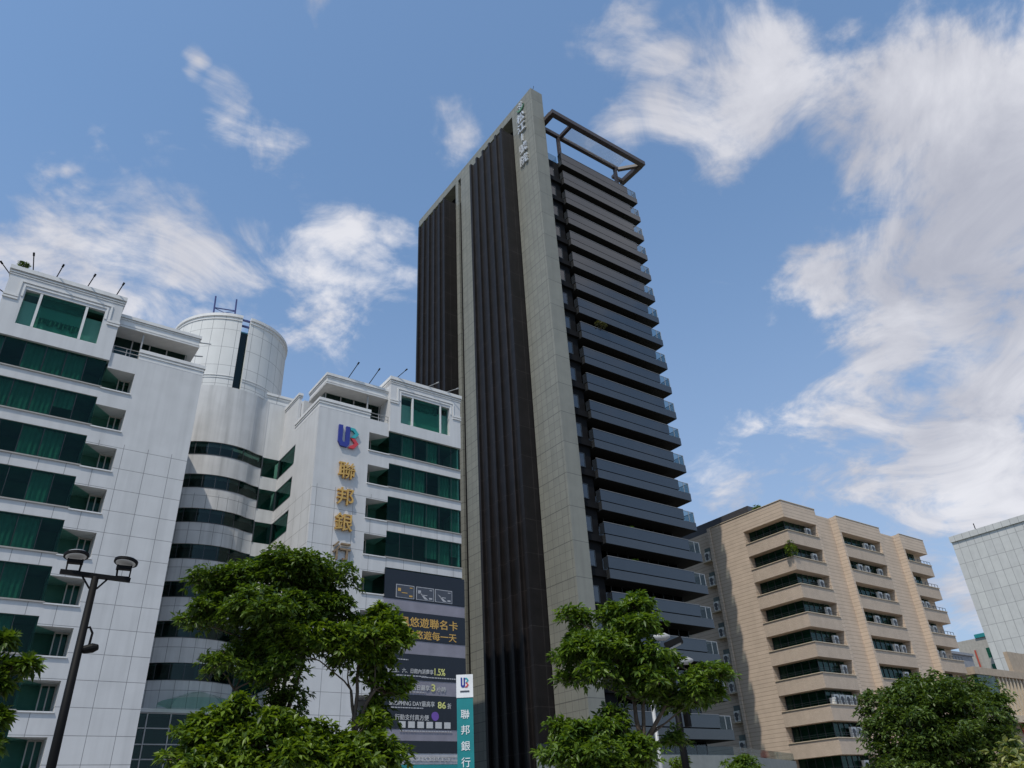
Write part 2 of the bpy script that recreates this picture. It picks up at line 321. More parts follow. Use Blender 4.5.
WT = (.52, .52, .525)
M = dict(
    white_tile=tiled('white_tile', WT, (.50,.50,.505), (.20,.20,.205), 1.88, 1.81, .022, 0., .6, spec=.3, zmax=30.6, off=(0, .55), streak=.13, var=.04),
    white_smooth=flat('white_smooth', WT, .5, var=.04, streak=.13, scale=.4),
    white_trim=flat('white_trim', (.60,.595,.59), .6, var=.04, streak=.12),
    stained=flat('stained_panel', (.56,.555,.545), .75, var=.05, streak=.22, spec=.2, scale=.4),
    drum_tile=tiled('drum_tile', (.60,.60,.59), (.585,.585,.575), (.20,.20,.21), 1.32, 2.36, .02, 0., .8, spec=.15, cyl=(18.2,79.96,6.37), off=(.4,.55), streak=.06, var=.03),
    bulge_tile=tiled('bulge_tile', (.55,.545,.54), (.51,.505,.50), (.20,.20,.20), 1.15, 3.62, .022, 0., .8, spec=.15, cyl=(18.2,79.96,6.37), zmax=31.6, off=(.2, 1.2), streak=.3, var=.06),
    grey_film=flat('grey_printed_film', (.20,.19,.225), .5, var=.12, scale=.8),
    black_film=flat('black_printed_film', (.007,.009,.015), .35, var=.1),
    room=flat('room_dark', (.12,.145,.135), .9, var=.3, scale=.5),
    ceiling=flat('room_ceiling', (.35,.38,.36), .9),
    curtain=flat('curtain_cloth', (.22,.25,.235), .9, var=.12),
    green_glass=glass('green_glass', (.42,.68,.61), (.30,.52,.47), ior=1.45),
    dark_glass=glass('dark_glass', (.32,.50,.47), (.55,.72,.70), ior=1.5),
    pale_green=glass('pale_green_glass', (.50,.70,.62), .9, ior=1.5),
    clear_glass=glass('clear_glass', (.62,.70,.72), .9, ior=1.5),
    frame=flat('window_frame_grey', (.30,.285,.265), .5, var=.05),
    dark_frame=flat('window_frame_dark', (.03,.035,.04), .4),
    stone=tiled('tower_stone', (.195,.195,.168), (.172,.173,.150), (.085,.085,.077), 1.08, 1.0675, .026, .0, .6, off=(.0,.0), var=.05, streak=.10, band=4.27),
    stone_front=tiled('tower_stone_front', (.20,.20,.173), (.18,.18,.157), (.08,.08,.072), 60, 4.27, .034, .0, .6, off=(20,0), var=.06, streak=.12),
    rib=tiled('dark_brown_cladding', (.0085,.0068,.0072), (.0068,.0056,.006), (.028,.024,.024), 2.6, 4.27, .035, .0, .55, off=(.5,.2), var=.35, streak=.0, spec=.25, bump=.1),
    slab=flat('balcony_slab_grey', (.024,.0255,.028), .13, var=.08, scale=.6, spec=1., streak=.12),
    joint=flat('panel_joint', (.34,.345,.345), .6),
    rail=flat('smoked_glass_panel', (.016,.020,.026), .06, var=.12, scale=.5, spec=1.),
    rail_cap=flat('rail_cap_metal', (.16,.16,.165), .35, spec=.6),
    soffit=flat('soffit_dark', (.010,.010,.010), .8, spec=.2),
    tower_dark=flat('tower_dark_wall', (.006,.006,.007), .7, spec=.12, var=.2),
    tower_glass=glass('tower_window_glass', (.25,.30,.34), 1., ior=1.6),
    mirror_glass=glass('reflective_glass', (.1,.12,.14), .9, ior=2.1),
    beam=flat('pergola_brown', (.042,.031,.032), .45, var=.1),
    tan=tiled('tan_brick', (.51,.405,.315), (.485,.385,.298), (.37,.29,.225), 60, .56, .055, .5, .75, var=.06, streak=.05, bump=.5, off=(0,.1)),
    tan_fine=tiled('tan_fine_tile', (.48,.385,.305), (.44,.35,.275), (.36,.29,.225), .24, .085, .012, .5, .75, var=.06, streak=.08, bump=.3),
    tan_lip=flat('tan_ledge', (.48,.395,.29), .7, var=.08),
    ac_white=flat('air_conditioner_white', (.62,.61,.58), .5, var=.06),
    ac_dark=flat('air_conditioner_grille', (.06,.06,.065), .5),
    pale_panel=tiled('pale_wall_panel', (.50,.50,.485), (.46,.46,.45), (.27,.27,.27), 2.12, 4.15, .065, 0., .75, spec=.2, off=(.5,.7), var=.05, streak=.06, bump=.2),
    low_grey=flat('low_building_grey', (.36,.34,.31), .8, var=.1, streak=.2),
    house_blue=flat('house_blue_grey', (.22,.235,.27), .7, var=.1, streak=.15),
    low_tan=flat('low_building_tan', (.36,.29,.22), .8, var=.1, streak=.2),
    roof_metal=flat('dark_roof_metal', (.045,.042,.045), .5),
    black_metal=flat('black_paint', (.004,.004,.0045), .6, spec=.12),
    lens=flat('lamp_lens', (.45,.46,.47), .25),
    grey_metal=flat('grey_metal', (.35,.36,.37), .4, metal=.3),
    white_metal=flat('white_paint', (.30,.30,.30), .4),
    blue_metal=flat('blue_paint', (.035,.045,.16), .5),
    gold=flat('gold_letter', (.62,.36,.10), .35, metal=.55, var=.15),
    bronze=flat('dull_bronze_letter', (.25,.17,.10), .5, metal=.4, var=.25, scale=4),  # duller, browner and more mottled than the gold letters
    logo_blue=flat('logo_blue', (.02,.03,.22), .4), logo_teal=flat('logo_teal', (.03,.33,.36), .4), logo_red=flat('logo_red', (.50,.04,.05), .4),
    sign_teal=flat('sign_teal', (.012,.20,.21), .35), sign_white=flat('sign_white', (.72,.72,.72), .35),
    text_gold=flat('print_gold', (.50,.30,.07), .5), text_white=flat('print_white', (.45,.45,.45), .5), text_grey=flat('print_grey', (.36,.36,.38), .5),
    text_yellow=flat('print_yellow', (.55,.55,.18), .5), purple=flat('print_purple', (.13,.06,.30), .5), card=flat('print_card', (.05,.055,.07), .4),
    steel_letter=flat('steel_letter', (.62,.62,.62), .3, metal=.4), emblem_green=flat('emblem_green', (.10,.22,.13), .4),
    bark=flat('bark', (.085,.062,.045), .9, var=.3, scale=6, bump=.6),
    asphalt=flat('asphalt', (.05,.05,.052), .9, var=.15, bump=.3), paving=flat('paving', (.28,.26,.24), .85, var=.1), ground=flat('ground', (.14,.15,.11), .95, var=.2),
    kerb=flat('kerb_stone', (.35,.34,.33), .8), line=flat('road_paint', (.75,.75,.72), .7),
    podium=flat('podium_wall_grey', (.20,.21,.20), .7, var=.08, streak=.15),
    red=flat('red_awning', (.40,.06,.035), .6),
    leaf_bright=leaf_mat('leaf_bright', (.022,.052,.007), (.145,.215,.020)),
    leaf_deep=leaf_mat('leaf_deep_green', (.020,.048,.008), (.105,.165,.020)),  # deeper green leaf colour, varied at random per leaf
    leaf_mid=leaf_mat('leaf_mid', (.024,.058,.010), (.125,.195,.024)),
    leaf_dark=leaf_mat('leaf_dark', (.026,.054,.012), (.095,.145,.026), .3),
    leaf_olive=leaf_mat('leaf_olive', (.03,.035,.015), (.11,.11,.045), .2),
    leaf_pale=leaf_mat('leaf_pale', (.05,.09,.02), (.30,.30,.12), .3),
)

# ------------------------------------------------------------------ ground, road, pavements
def structure(name, b, mat):
    o = b.build(name, mat, None, (0, 0, 0)); o['kind'] = 'structure'; return o
g = B(); g.face([(-1500,-1500,-.14),(2500,-1500,-.14),(2500,2500,-.14),(-1500,2500,-.14)]); structure('ground', g, M['ground'])
g = B(); g.box(-600, 900, 30, 54, -.135, -.12); structure('road', g, M['asphalt'])
g = B(); g.box(-600, 900, 54, 64.6, -.13, .0); structure('pavement', g, M['paving'])
g = B(); g.box(-600, 900, -12, 30, -.13, .0); structure('footpath', g, M['paving'])
g = B()
for y in (30.02, 53.7): g.box(-600, 900, y, y+.26, -.11, .03)
structure('kerb', g, M['kerb'])
g = B()
for i in range(-40, 90):
    g.box(i*10, i*10+4, 41.9, 42.05, -.119, -.114)
structure('road_marking', g, M['line'])

# ------------------------------------------------------------------ the white bank building
bank = thing('bank_building', (18.2, 76, 0), 'white tiled bank building with green ribbon windows, two wings and a round corner drum', 'building')
PZ = 3.62
AX = 18.2
class MB(B):
    """B whose boxes may be mirrored about the middle of the court"""
    def __init__(s, mir): super().__init__(); s.mir = mir
    def fx(s, x): return 2*AX-x if s.mir else x
    def b(s, x0, x1, y0, y1, z0, z1): return s.box(s.fx(x0), s.fx(x1), y0, y1, z0, z1)
    def pf(s, poly, z0, z1):
        p = [(s.fx(x), y) for x, y in poly]
        if s.mir: p = p[::-1]
        return s.prism(p, z0, z1)

def curtain_strip(b, x0, x1, y, z0, z1, wob=.07, ruffle=False):
    n = max(4, int((x1-x0)/.16)); 
    xs = [x0+(x1-x0)*i/n for i in range(n+1)]
    for i in range(n):
        ya = y+(wob if i % 2 else -wob)*random.uniform(.6, 1.3); 
        if i == 0: yp = y
        za = z0+(random.uniform(-.1, .1)+.25*abs(math.sin(i*.55)) if ruffle else 0)
        b.face([(xs[i], yp, za), (xs[i+1], ya, za), (xs[i+1], ya, z1), (xs[i], yp, z1)]); yp = ya

def wing(mir):
    X = lambda x: 2*AX-x if mir else x
    w = MB(mir)
    # -- pier beside the court, back mass and party wall, ground storey
    w.b(6.95, 12.5, 64, 69.9, 0, 38.9)
    w.b(-3.6, 11.0, 67.4, 92, 0, 38.88)
    w.b(-4.05, -3.85, 64.45, 92, 0, 38.9)
    w.b(-4.05, 4.75, 64.6, 90, 38.9, 42.0)
    w.b(-3.9, 11.0, 69, 90, 38.9, 42.6)
    for i in range(9):                    # spandrels under each band of glass
        zb = 35.4-PZ*i; zt = 38.0-PZ*(i+1)
        w.b(-4.05, 4.6, 64, 64.42, max(zt, 0) if i < 8 else 3.2, zb)
        w.b(4.6, 6.95, 64, 66.6, max(37.35-PZ*(i+1), 0) if i < 8 else 3.2, zb-.08)
    w.b(4.75, 6.95, 64, 66.6, 37.35, 38.9)
    walls = w.build('wall', M['white_tile'], bank)
    # -- terrace parapet with mouldings
    w = MB(mir)
    w.b(6.95, 12.5, 63.99, 64.3, 38.9, 39.88); w.b(12.2, 12.51, 64.3, 70.6, 38.9, 39.88)
    for z0, z1, p in ((39.58, 39.9, .12), (39.30, 39.42, .07)):
        w.b(6.9, 12.5+p, 64-p, 64.2, z0, z1); w.b(12.3, 12.5+p, 64.2, 70.65, z0, z1)
    w.build('terrace_parapet', M['white_trim'], bank)
    # -- roof parapet over the terrace
    w = MB(mir)
    w.b(4.75, 11.75, 64.5, 69.2, 42.0, 43.2)
    for z0, z1, p in ((42.98, 43.28, .14), (42.80, 42.9, .07), (42.25, 42.33, .05), (42.02, 42.12, .07)):
        w.b(4.75, 11.75+p, 64.5-p, 69.25, z0, z1)
    w.build('roof_parapet', M['white_trim'], bank)
    # -- loggia behind the terrace
    t = B(); t.box(X(4.75), X(11.2), 66.35, 66.45, 39.0, 41.98); lw = t.build('terrace_window', M['dark_glass'], bank)
    t = B()
    for xx in (4.9, 6.4, 7.9, 9.4, 11.1): t.box(X(xx)-.05, X(xx)+.05, 66.24, 66.34, 38.92, 41.97)
    t.build('mullion', M['white_metal'], lw)
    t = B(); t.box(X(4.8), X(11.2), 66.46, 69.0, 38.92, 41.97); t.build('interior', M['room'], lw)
    t = B(); t.box(X(7.0)-.06, X(7.0)+.06, 64.7, 64.82, 38.9, 41.99); t.build('terrace_post', M['white_metal'], bank)
    t = B(); 
    for z in (39.35, 39.75): t.tube([(X(4.75), 64.2, z), (X(6.95), 64.2, z)], .035, 6)
    for xx in (4.85, 5.9): t.tube([(X(xx), 64.2, 38.9), (X(xx), 64.2, 39.75)], .03, 6)
    t.build('railing', M['white_metal'], bank)
    # -- end block with the big top window
    w = MB(mir); y0, y1 = 63.85, 64.6
    w.b(-4.05, -2.62, y0, y1, 38.0, 44.3); w.b(3.46, 4.75, y0, y1, 38.0, 44.3)
    w.b(-2.62, 3.46, y0, y1, 38.0, 39.2); w.b(-2.62, 3.46, y0, y1, 42.7, 44.3)
    w.b(-4.05, 4.75, y1, 90, 42.75, 44.3)
    w.build('end_block_wall', M['white_smooth'], bank)
    w = MB(mir)
    for z0, z1, p in ((44.28, 44.66, .16), (44.02, 44.12, .09), (43.82, 43.88, .05)):
        w.b(-4.05-p, 4.75+p, y0-p, y1+.2, z0, z1); w.b(4.6, 4.75+p, y1+.2, 80, z0, z1)
    for z0, z1, d in ((41.72, 41.90, 0), (41.45, 41.60, .0)):
        w.b(-4.1, -3.0, y0-.09, y0+.02, z0, z1); w.b(3.8, 4.82, y0-.09, y0+.02, z0, z1)
    for d, p in ((.0, .09), (.3, .06)):
        w.b(-3.02-.16+d, -3.02+d, y0-p, y0+.02, 41.91, 43.3-d); w.b(3.82-d, 3.98-d, y0-p, y0+.02, 41.91, 43.3-d)
        w.b(-3.18+d, 3.98-d, y0-p-.003, y0+.02, 43.3-d, 43.44-d)
    w.build('cornice', M['white_trim'], bank)
    win = B(); win.box(X(-2.62), X(3.46), y0+.03, y0+.16, 39.17, 39.26)
    for xx in (-1.45, 2.05): win.box(X(xx)-.10, X(xx)+.10, y0+.02, y0+.22, 39.27, 42.69)
    top = win.build('window', M['white_trim'], bank)
    p = B(); p.box(X(-1.35), X(1.95), y0+.10, y0+.13, 39.27, 42.68); 
    p.face([(X(-2.6), y0+.42, 39.21), (X(-1.45), y0+.23, 39.21), (X(-1.45), y0+.23, 42.69), (X(-2.6), y0+.42, 42.69)])
    p.face([(X(3.44), y0+.42, 39.21), (X(2.05), y0+.23, 39.21), (X(2.05), y0+.23, 42.69), (X(3.44), y0+.42, 42.69)])
    p.build('pane', M['green_glass'], top)
    p = B(); 
    a, bb = sorted((X(-2.6), X(3.44))); p.face([(a, 68, 39.21), (bb, 68, 39.21), (bb, 68, 42.7), (a, 68, 42.7)]); p.face([(a, 64.0, 42.74), (bb, 64.0, 42.74), (bb, 68, 42.74), (a, 68, 42.74)])
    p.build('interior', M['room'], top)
    p = B()
    a, bb = sorted((X(-1.3), X(1.9)))
    curtain_strip(p, a, bb, 64.5, 40.1 if not mir else 41.6, 40.75 if not mir else 42.3, .08, True); p.face([(a, 64.5, 41.9), (bb, 64.5, 41.9), (bb, 64.5, 42.7), (a, 64.5, 42.7)])
    p.build('curtain', M['curtain'], top)
    # -- the bands of green glass, one window a storey
    for i in range(9 if not mir else 6):
        zb, zt = 35.4-PZ*i, 38.0-PZ*i
        if i < 1: zt = 37.98
        xe = 4.6
        f = MB(mir); f.b(-4.05, xe+.1, 63.9, 64.2, zb-.09, zb+.02); 
        mull = [xe-1.5*k for k in range(1, 6)]
        win = f.build('window', M['frame'], bank)
        f = MB(mir)
        for xx in mull: f.b(xx-.016, xx+.016, 64.08, 64.15, zb+.03, zt)
        f.build('mullion', M['dark_frame'], win)
        q = MB(mir); q.b(-4.02, xe, 64.10, 64.12, zb+.03, zt-.01)
        q.build('pane', M['green_glass'], win)
        q = B(); a, bb = sorted((X(-3.84), X(xe))); ye = 67.3
        q.face([(a, ye, zb), (bb, ye, zb), (bb, ye, zt), (a, ye, zt)]); q.face([(a, 64.45, zb+.02), (bb, 64.45, zb+.02), (bb, ye, zb+.02), (a, ye, zb+.02)])
        q.face([(a, 64.2, zt-.005), (bb, 64.2, zt-.005), (bb, ye, zt-.005), (a, ye, zt-.005)])
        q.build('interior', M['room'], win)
        cu = B(); made = False
        edges = [-3.9]+sorted(mull)+[xe]
        for k in range(len(edges)-1):
            last = k == len(edges)-2
            if last: continue
            r_ = random.random()
            if r_ < .80:
                lo = zb+.05 if random.random() < .75 else zb+random.uniform(.4, 1.3)
                x0, x1 = sorted((X(edges[k]+.05), X(edges[k+1]-.05))); curtain_strip(cu, x0, x1, 64.42, lo, zt-.05, .05); made = True
        if made: cu.build('curtain', M['curtain'], win)
        # recessed corner window next to it: slanting green glass and a small framed pane
        zt2 = 37.35-PZ*i
        f = MB(mir); f.b(4.6, 6.99, 63.9, 64.1, zb-.16, zb-.06); sill = f; f = MB(mir)
        for xx in (5.95, 6.42, 6.86): f.b(xx, xx+.09, 65.65, 65.78, zb-.06, zt2)
        f.b(5.95, 6.95, 65.66, 65.77, zt2-.12, zt2-.002); f.b(5.95, 6.95, 65.66, 65.77, zb-.06, zb+.06)
        win = f.build('recessed_window', M['frame'], bank); sill.build('sill', M['white_trim'], win)
        q = B(); q.face([(X(4.62), 64.12, zb-.07), (X(5.97), 65.7, zb-.07), (X(5.97), 65.7, zt2), (X(4.62), 64.12, zt2)])
        q.box(X(6.0), X(6.9), 65.70, 65.72, zb-.05, zt2-.01)
        q.build('pane', M['green_glass'], win)
        q = B(); a, bb = sorted((X(4.61), X(6.94))); q.face([(a, 66.58, zb-.07), (bb, 66.58, zb-.07), (bb, 66.58, zt2), (a, 66.58, zt2)]); q.build('interior', M['curtain'] if i % 3 else M['room'], win)
for mir in (False, True): wing(mir)

# -- court: inner side of the right wing, flat wall, round bulge and drum
w = B()
w.box(23.9, 24.4, 69.9, 75.0, 38.0, 38.9); w.box(24.0, 24.3, 70.62, 75.2, 38.9, 43.4); w.box(24.35, 26, 69.95, 75.2, 38.9, 42.55)
for i in range(9): w.box(23.9, 24.4, 69.9, 74.65, 34.95-PZ*i-1.42 if i < 8 else 0, 34.95-PZ*i)
w.box(24.4, 26, 69.95, 75, 0, 38.9); w.box(23.9, 24.39, 69.9, 74.65, 37.15, 38.0)
w.build('wall', M['white_tile'], bank)
w = B()
for z0, z1, p in ((43.38, 43.66, .12), (43.18, 43.26, .06)): w.box(24.0-p, 24.4, 70.6-p, 75.2, z0, z1)
w.build('parapet_moulding', M['white_trim'], bank)
for i in range(8):
    z0, z1 = 34.95-PZ*i, 37.15-PZ*i
    f = B(); f.box(23.86, 24.3, 74.56, 74.66, z0+.002, z1-.002); f.box(23.9, 24.0, 69.9, 70.0, z0+.002, z1-.002); f.box(23.88, 24.2, 70.0, 74.55, z0-.04, z0+.03)
    f.box(22.05, 22.15, 74.58, 74.75, z0+.002, z1-.002)
    win = f.build('court_window', M['dark_frame'], bank)
    q = B(); q.box(23.98, 24.0, 70.0, 74.56, z0+.03, z1-.003); q.box(22.15, 23.86, 74.68, 74.70, z0+.03, z1-.003); q.build('pane', M['green_glass'], win)
    q = B(); q.face([(24.38, 69.95, z0), (24.38, 74.6, z0), (24.38, 74.6, z1), (24.38, 69.95, z1)]); q.face([(21.7, 75.9, z0), (23.9, 75.9, z0), (23.9, 75.9, z1), (21.7, 75.9, z1)])
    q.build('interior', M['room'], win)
w = B()
for i in range(8): w.box(22.06, 23.9, 74.65, 75.9, 34.95-PZ*i-1.42, 34.95-PZ*i)
w.box(22.06, 24.0, 74.65, 75.9, 37.15, 43.9); w.box(12.0, 14.0, 78.6, 80, 0, 43.9); w.box(12.5, 23.9, 80.5, 90, 0, 43.9); w.box(22.06, 23.9, 74.65, 75.9, 0, 8.1)
w.build('court_wall', M['stained'], bank)
w = B(); w.box(20.5, 26.0, 74.63, 75.2, 43.9, 45.0)
for z0, z1, p in ((44.75, 45.05, .1), (44.5, 44.56, .04)): w.box(20.5, 26.1, 74.6-p, 75.2, z0, z1)
w.build('court_parapet', M['drum_tile'], bank)
CX, CY, CR = 18.2, 79.96, 6.37
def ring(b, r0, r1, z0, z1, a0, a1, n=40):
    """piece of a round wall: angles from the -Y direction, positive towards +X"""
    for k in range(n):
        t0, t1 = a0+(a1-a0)*k/n, a0+(a1-a0)*(k+1)/n
        P = lambda r, t, z: (CX+r*math.sin(t), CY-r*math.cos(t), z)
        b.face([P(r1,t0,z0), P(r1,t1,z0), P(r1,t1,z1), P(r1,t0,z1)]); b.face([P(r0,t1,z0), P(r0,t0,z0), P(r0,t0,z1), P(r0,t1,z1)])
        b.face([P(r1,t0,z1), P(r1,t1,z1), P(r0,t1,z1), P(r0,t0,z1)]); b.face([P(r0,t0,z0), P(r0,t1,z0), P(r1,t1,z0), P(r1,t0,z0)])
    for t, s_ in ((a0, 1), (a1, -1)):
        q = [P(r0,t,z0), P(r1,t,z0), P(r1,t,z1), P(r0,t,z1)]; b.face(q if s_ > 0 else q[::-1])
w = B(); A = .36
_path = [(CX+CR*math.sin(t), CY-CR*math.cos(t)) for t in np.linspace(-1.25, A, 44)]
_e = _path[-1]; _k = 10
for i_ in range(1, _k+1):                          # tangent run that eases into the flat wall
    f_ = i_/_k; _path.append((_e[0]+(22.05-_e[0])*f_, _e[1]+(74.62-_e[1])*(1-(1-f_)**1.7)))
_path = np.array(_path)
def wave(b, out, th, z0, z1):
    """wall that follows the court's curve: outer face moved out by out, th thick"""
    d = np.gradient(_path, axis=0); d /= np.linalg.norm(d, axis=1, keepdims=True); n_ = np.stack([d[:, 1], -d[:, 0]], 1)
    o_, i_ = _path+n_*out, _path+n_*(out-th); m_ = len(_path)
    for k in range(m_-1):
        P = lambda q, j, z: (q[j][0], q[j][1], z)
        b.face([P(o_,k,z0), P(o_,k+1,z0), P(o_,k+1,z1), P(o_,k,z1)]); b.face([P(i_,k+1,z0), P(i_,k,z0), P(i_,k,z1), P(i_,k+1,z1)])
        b.face([P(o_,k,z1), P(o_,k+1,z1), P(i_,k+1,z1), P(i_,k,z1)]); b.face([P(i_,k,z0), P(i_,k+1,z0), P(o_,k+1,z0), P(o_,k,z0)])
    for k in (0, m_-1): b.face([(*o_[k], z0), (*i_[k], z0), (*i_[k], z1), (*o_[k], z1)])
wave(w, 0, .7, 37.3, 44.0)
for i in range(7): wave(w, 0, .7, 35.85-PZ*i-2.17 if i < 6 else 11.6, 35.85-PZ*i)
w.build('rounded_bay', M['bulge_tile'], bank)
for i in range(7):
    z0, z1 = 35.85-PZ*i, 37.3-PZ*i
    f = B(); wave(f, .03, .3, z0-.03, z0+.03)
    for k in range(8):
        t = -1.2+(1.2+A)*(k+.5)/8; ring(f, 6.15, 6.27, z0, z1, t-.004, t+.004, 1)
    win = f.build('curved_window', M['dark_frame'], bank)
    q = B(); wave(q, -.14, .04, z0+.03, z1-.002); q.build('pane', M['dark_glass'], win)
    q = B(); wave(q, -1.3, .1, z0, z1); q.build('interior', M['room'], win)
    if i == 6:
        q = B(); ring(q, 6.0, 6.05, z0+.05, z1-.05, .02, .12, 4); q.build('curtain', M['curtain'], win)
# drum with its slot
S0, S1 = math.asin((17.52-CX)/CR), math.asin((18.42-CX)/CR)
w = B(); ring(w, CR-.45, CR, 44.0, 53.1, S1, 2*math.pi+S0, 110); w.build('drum_wall', M['drum_tile'], bank)
w = B()
for z0, z1, p in ((53.1, 53.45, .14), (52.68, 52.8, .08), (45.28, 45.36, .06), (44.98, 45.05, .05)): ring(w, CR-.4, CR+p, z0, z1, S1, 2*math.pi+S0, 110)
w.build('drum_moulding', M['white_trim'], bank)
w = B(); ring(w, CR-.42, CR-.36, 44.0, 51.6, S0-.02, S1+.02, 3); w.build('slot_window', M['dark_glass'], bank)
w = B(); ring(w, CR-.9, CR-.5, 44.0, 51.55, S0-.1, S1+.1, 6); w.build('slot_lining', M['tower_dark'], bank)
for z in (52.2, 53.0):
    w = B(); ring(w, CR-.35, CR-.2, z, z+.22, S0, S1, 2); w.build('slot_beam', M['blue_metal'], bank)
# entrance: curtain wall and glass canopy
f = B()
for xx in np.arange(12.8, 23.9, 1.85): f.box(xx-.05, xx+.05, 71.9, 72.05, 0, 11.2)
for z in (1.3, 2.6, 3.9, 5.2, 6.5, 7.7, 8.8, 10.0, 11.15): f.box(12.5, 23.9, 71.88, 72.03, z-.045, z+.045)
ent = f.build('entrance_glazing', M['white_metal'], bank)
q = B(); q.box(12.5, 23.9, 71.99, 72.01, 0, 11.2); q.build('pane', M['dark_glass'], ent)
q = B(); q.face([(12.5, 74.4, 0), (23.9, 74.4, 0), (23.9, 74.4, 11.2), (12.5, 74.4, 11.2)]); q.build('interior', M['room'], ent)
f = B(); f.box(12.5, 23.9, 71.8, 74.6, 11.21, 11.5); f.build('entrance_roof', M['white_smooth'], bank)
q = B(); n = 14
for k in range(n):
    t0, t1 = math.pi*k/n, math.pi*(k+1)/n
    P = lambda t, s: (18.9-3.9*math.cos(t)*(1 if s == 0 else .55), 71.0+2.7*s, 11.5+(.2+1.55*math.sin(t)*(.45 if s == 0 else 1)))
    q.face([P(t0,0), P(t1,0), P(t1,1), P(t0,1)])
    q.face([(P(t0,0)[0], 71.0, 11.5), (P(t1,0)[0], 71.0, 11.5), P(t1,0), P(t0,0)])
can = q.build('entrance_canopy', M['pale_green'], bank)
# rods leaning out from the roof edges
G = 'thin rods along the bank roof edges'
def rod(p, q, dark, label):
    b = B(); b.tube([p, q], .045, 6); d = (np.array(q)-np.array(p)); d /= np.linalg.norm(d); b.tube([np.array(q)-d*.02, np.array(q)+d*.28], .085, 6)
    tag(b.build('roof_spotlight_rod', M['black_metal'] if dark else M['white_metal'], None, p), label, 'rod', G)
rod((-4.0, 65.5, 44.6), (-4.9, 64.9, 45.2), 1, 'dark rod pointing left from the topmost corner of the left bank wing')
rod((-4.05, 68.5, 44.6), (-5.2, 68.1, 44.9), 1, 'dark level rod on the side of the left bank wing, just under its corner')
rod((-4.05, 71.5, 43.3), (-5.0, 71.3, 43.4), 1, 'lowest dark rod on the side edge of the left bank wing')
rod((-2.6, 63.85, 44.66), (-2.9, 63.4, 45.9), 1, 'tall dark rod leaning left beside the roof plants of the left wing')
rod((-.85, 63.85, 44.66), (-.65, 63.2, 45.5), 1, 'short dark rod on the left wing roof above the left pane of its top window')
rod((1.6, 63.85, 44.66), (1.85, 63.2, 45.5), 1, 'short dark rod on the left wing roof above the right mullion of its top window')
rod((3.95, 63.85, 44.66), (4.2, 63.2, 45.5), 1, 'short dark rod at the right end of the left wing roof')
rod((26.9, 64.4, 43.3), (27.6, 63.8, 44.9), 1, 'leftmost dark rod on the right wing roof, above the bank logo')
rod((29.3, 64.4, 43.3), (30.05, 63.8, 44.9), 1, 'dark rod on the low roof parapet just left of the raised right end block')
rod((32.3, 63.75, 44.66), (33.0, 63.2, 45.5), 1, 'dark rod at the left end of the raised right end block')
rod((36.2, 63.75, 44.66), (36.9, 63.1, 45.0), 0, 'white rod on the end block roof nearer its middle')
rod((38.6, 63.75, 44.66), (39.5, 63.1, 45.0), 0, 'white rod on the end block roof nearest the dark tower')
b = B()
b.tube([(11.6, 65.2, 43.0), (12.9, 64.9, 43.05)], .06, 6); tag(b.build('roof_pipe', M['grey_metal'], None), 'upper grey pipe jutting right from the left wing roof parapet', 'pipe', 'pipes on the left wing')
b = B(); b.tube([(11.6, 66.5, 42.2), (12.6, 66.2, 42.25)], .06, 6); tag(b.build('roof_pipe', M['grey_metal'], None), 'lower short grey pipe under the left wing roof parapet', 'pipe', 'pipes on the left wing')
b = B(); p0, p1 = np.array((14.55, 75.0, 53.4)), np.array((16.75, 74.4, 53.4))
for p_ in (p0, p1): b.tube([p_, p_+[-.1, 0, 2.6]], .09, 6)
for z in (1.0,): b.tube([p0+[0,0,z], p1+[0,0,z]], .07, 6)
b.tube([p0+[0,0,.95], p1+[0,0,.05]], .04, 6); b.tube([p0+[0,0,.05], p1+[0,0,.95]], .04, 6)
tag(b.build('roof_frame', M['blue_metal'], None), 'blue steel frame with two uprights standing on the round drum', 'frame')

# ------------------------------------------------------------------ signs on the bank
def uv_poly(b, poly, o, u, v, n, th):
    o, u, v, n = map(lambda q: np.array(q, float), (o, u, v, n))
    pts = [o+u*a+v*c for a, c in poly]; b.extr(pts, -n*th)
def logo(parent, o, u, v, n, th):
    b = B(); uv_poly(b, [(0,1),(0,.22),(.12,.02),(.44,0),(.56,.16),(.56,.98),(.36,.98),(.36,.28),(.32,.22),(.24,.22),(.20,.30),(.20,1)], o, u, v, n, th); b.build('letter', M['logo_blue'], parent)
    b = B(); uv_poly(b, [(.58,.97),(.80,.96),(1.02,.72),(.82,.50),(.62,.50),(.82,.72),(.70,.84),(.58,.84)], o, u, v, n, th)
    b.build('upper_chevron', M['logo_teal'], parent)
    b = B(); uv_poly(b, [(.62,.47),(.82,.47),(1.02,.26),(.80,.0),(.52,.0),(.60,.10),(.72,.16),(.82,.26),(.72,.36)], o, u, v, n, th)
    b.build('lower_chevron', M['logo_red'], parent)
lg = thing('logo_sign', (27.2, 63.85, 34.8), 'blue U and teal red chevron B logo at top of the right wing', 'sign')
logo(lg, (26.05, 63.78, 34.95), (2.15, 0, 0), (0, 0, 2.35), (0, -1, 0), .22)
cs = thing('bank_name_sign', (27.2, 63.9, 23.6), 'four gold Chinese characters down the right wing wall under the logo', 'sign')
for ch, z, mt in (('聯', 32.45, 'gold'), ('邦', 29.75, 'gold'), ('銀', 27.15, 'gold'), ('行', 24.35, 'bronze')):
    text_mesh(ch, 1.85, (27.2, 63.82, z), (1,0,0), (0,0,1), .25, .015).build('character', M[mt], cs)

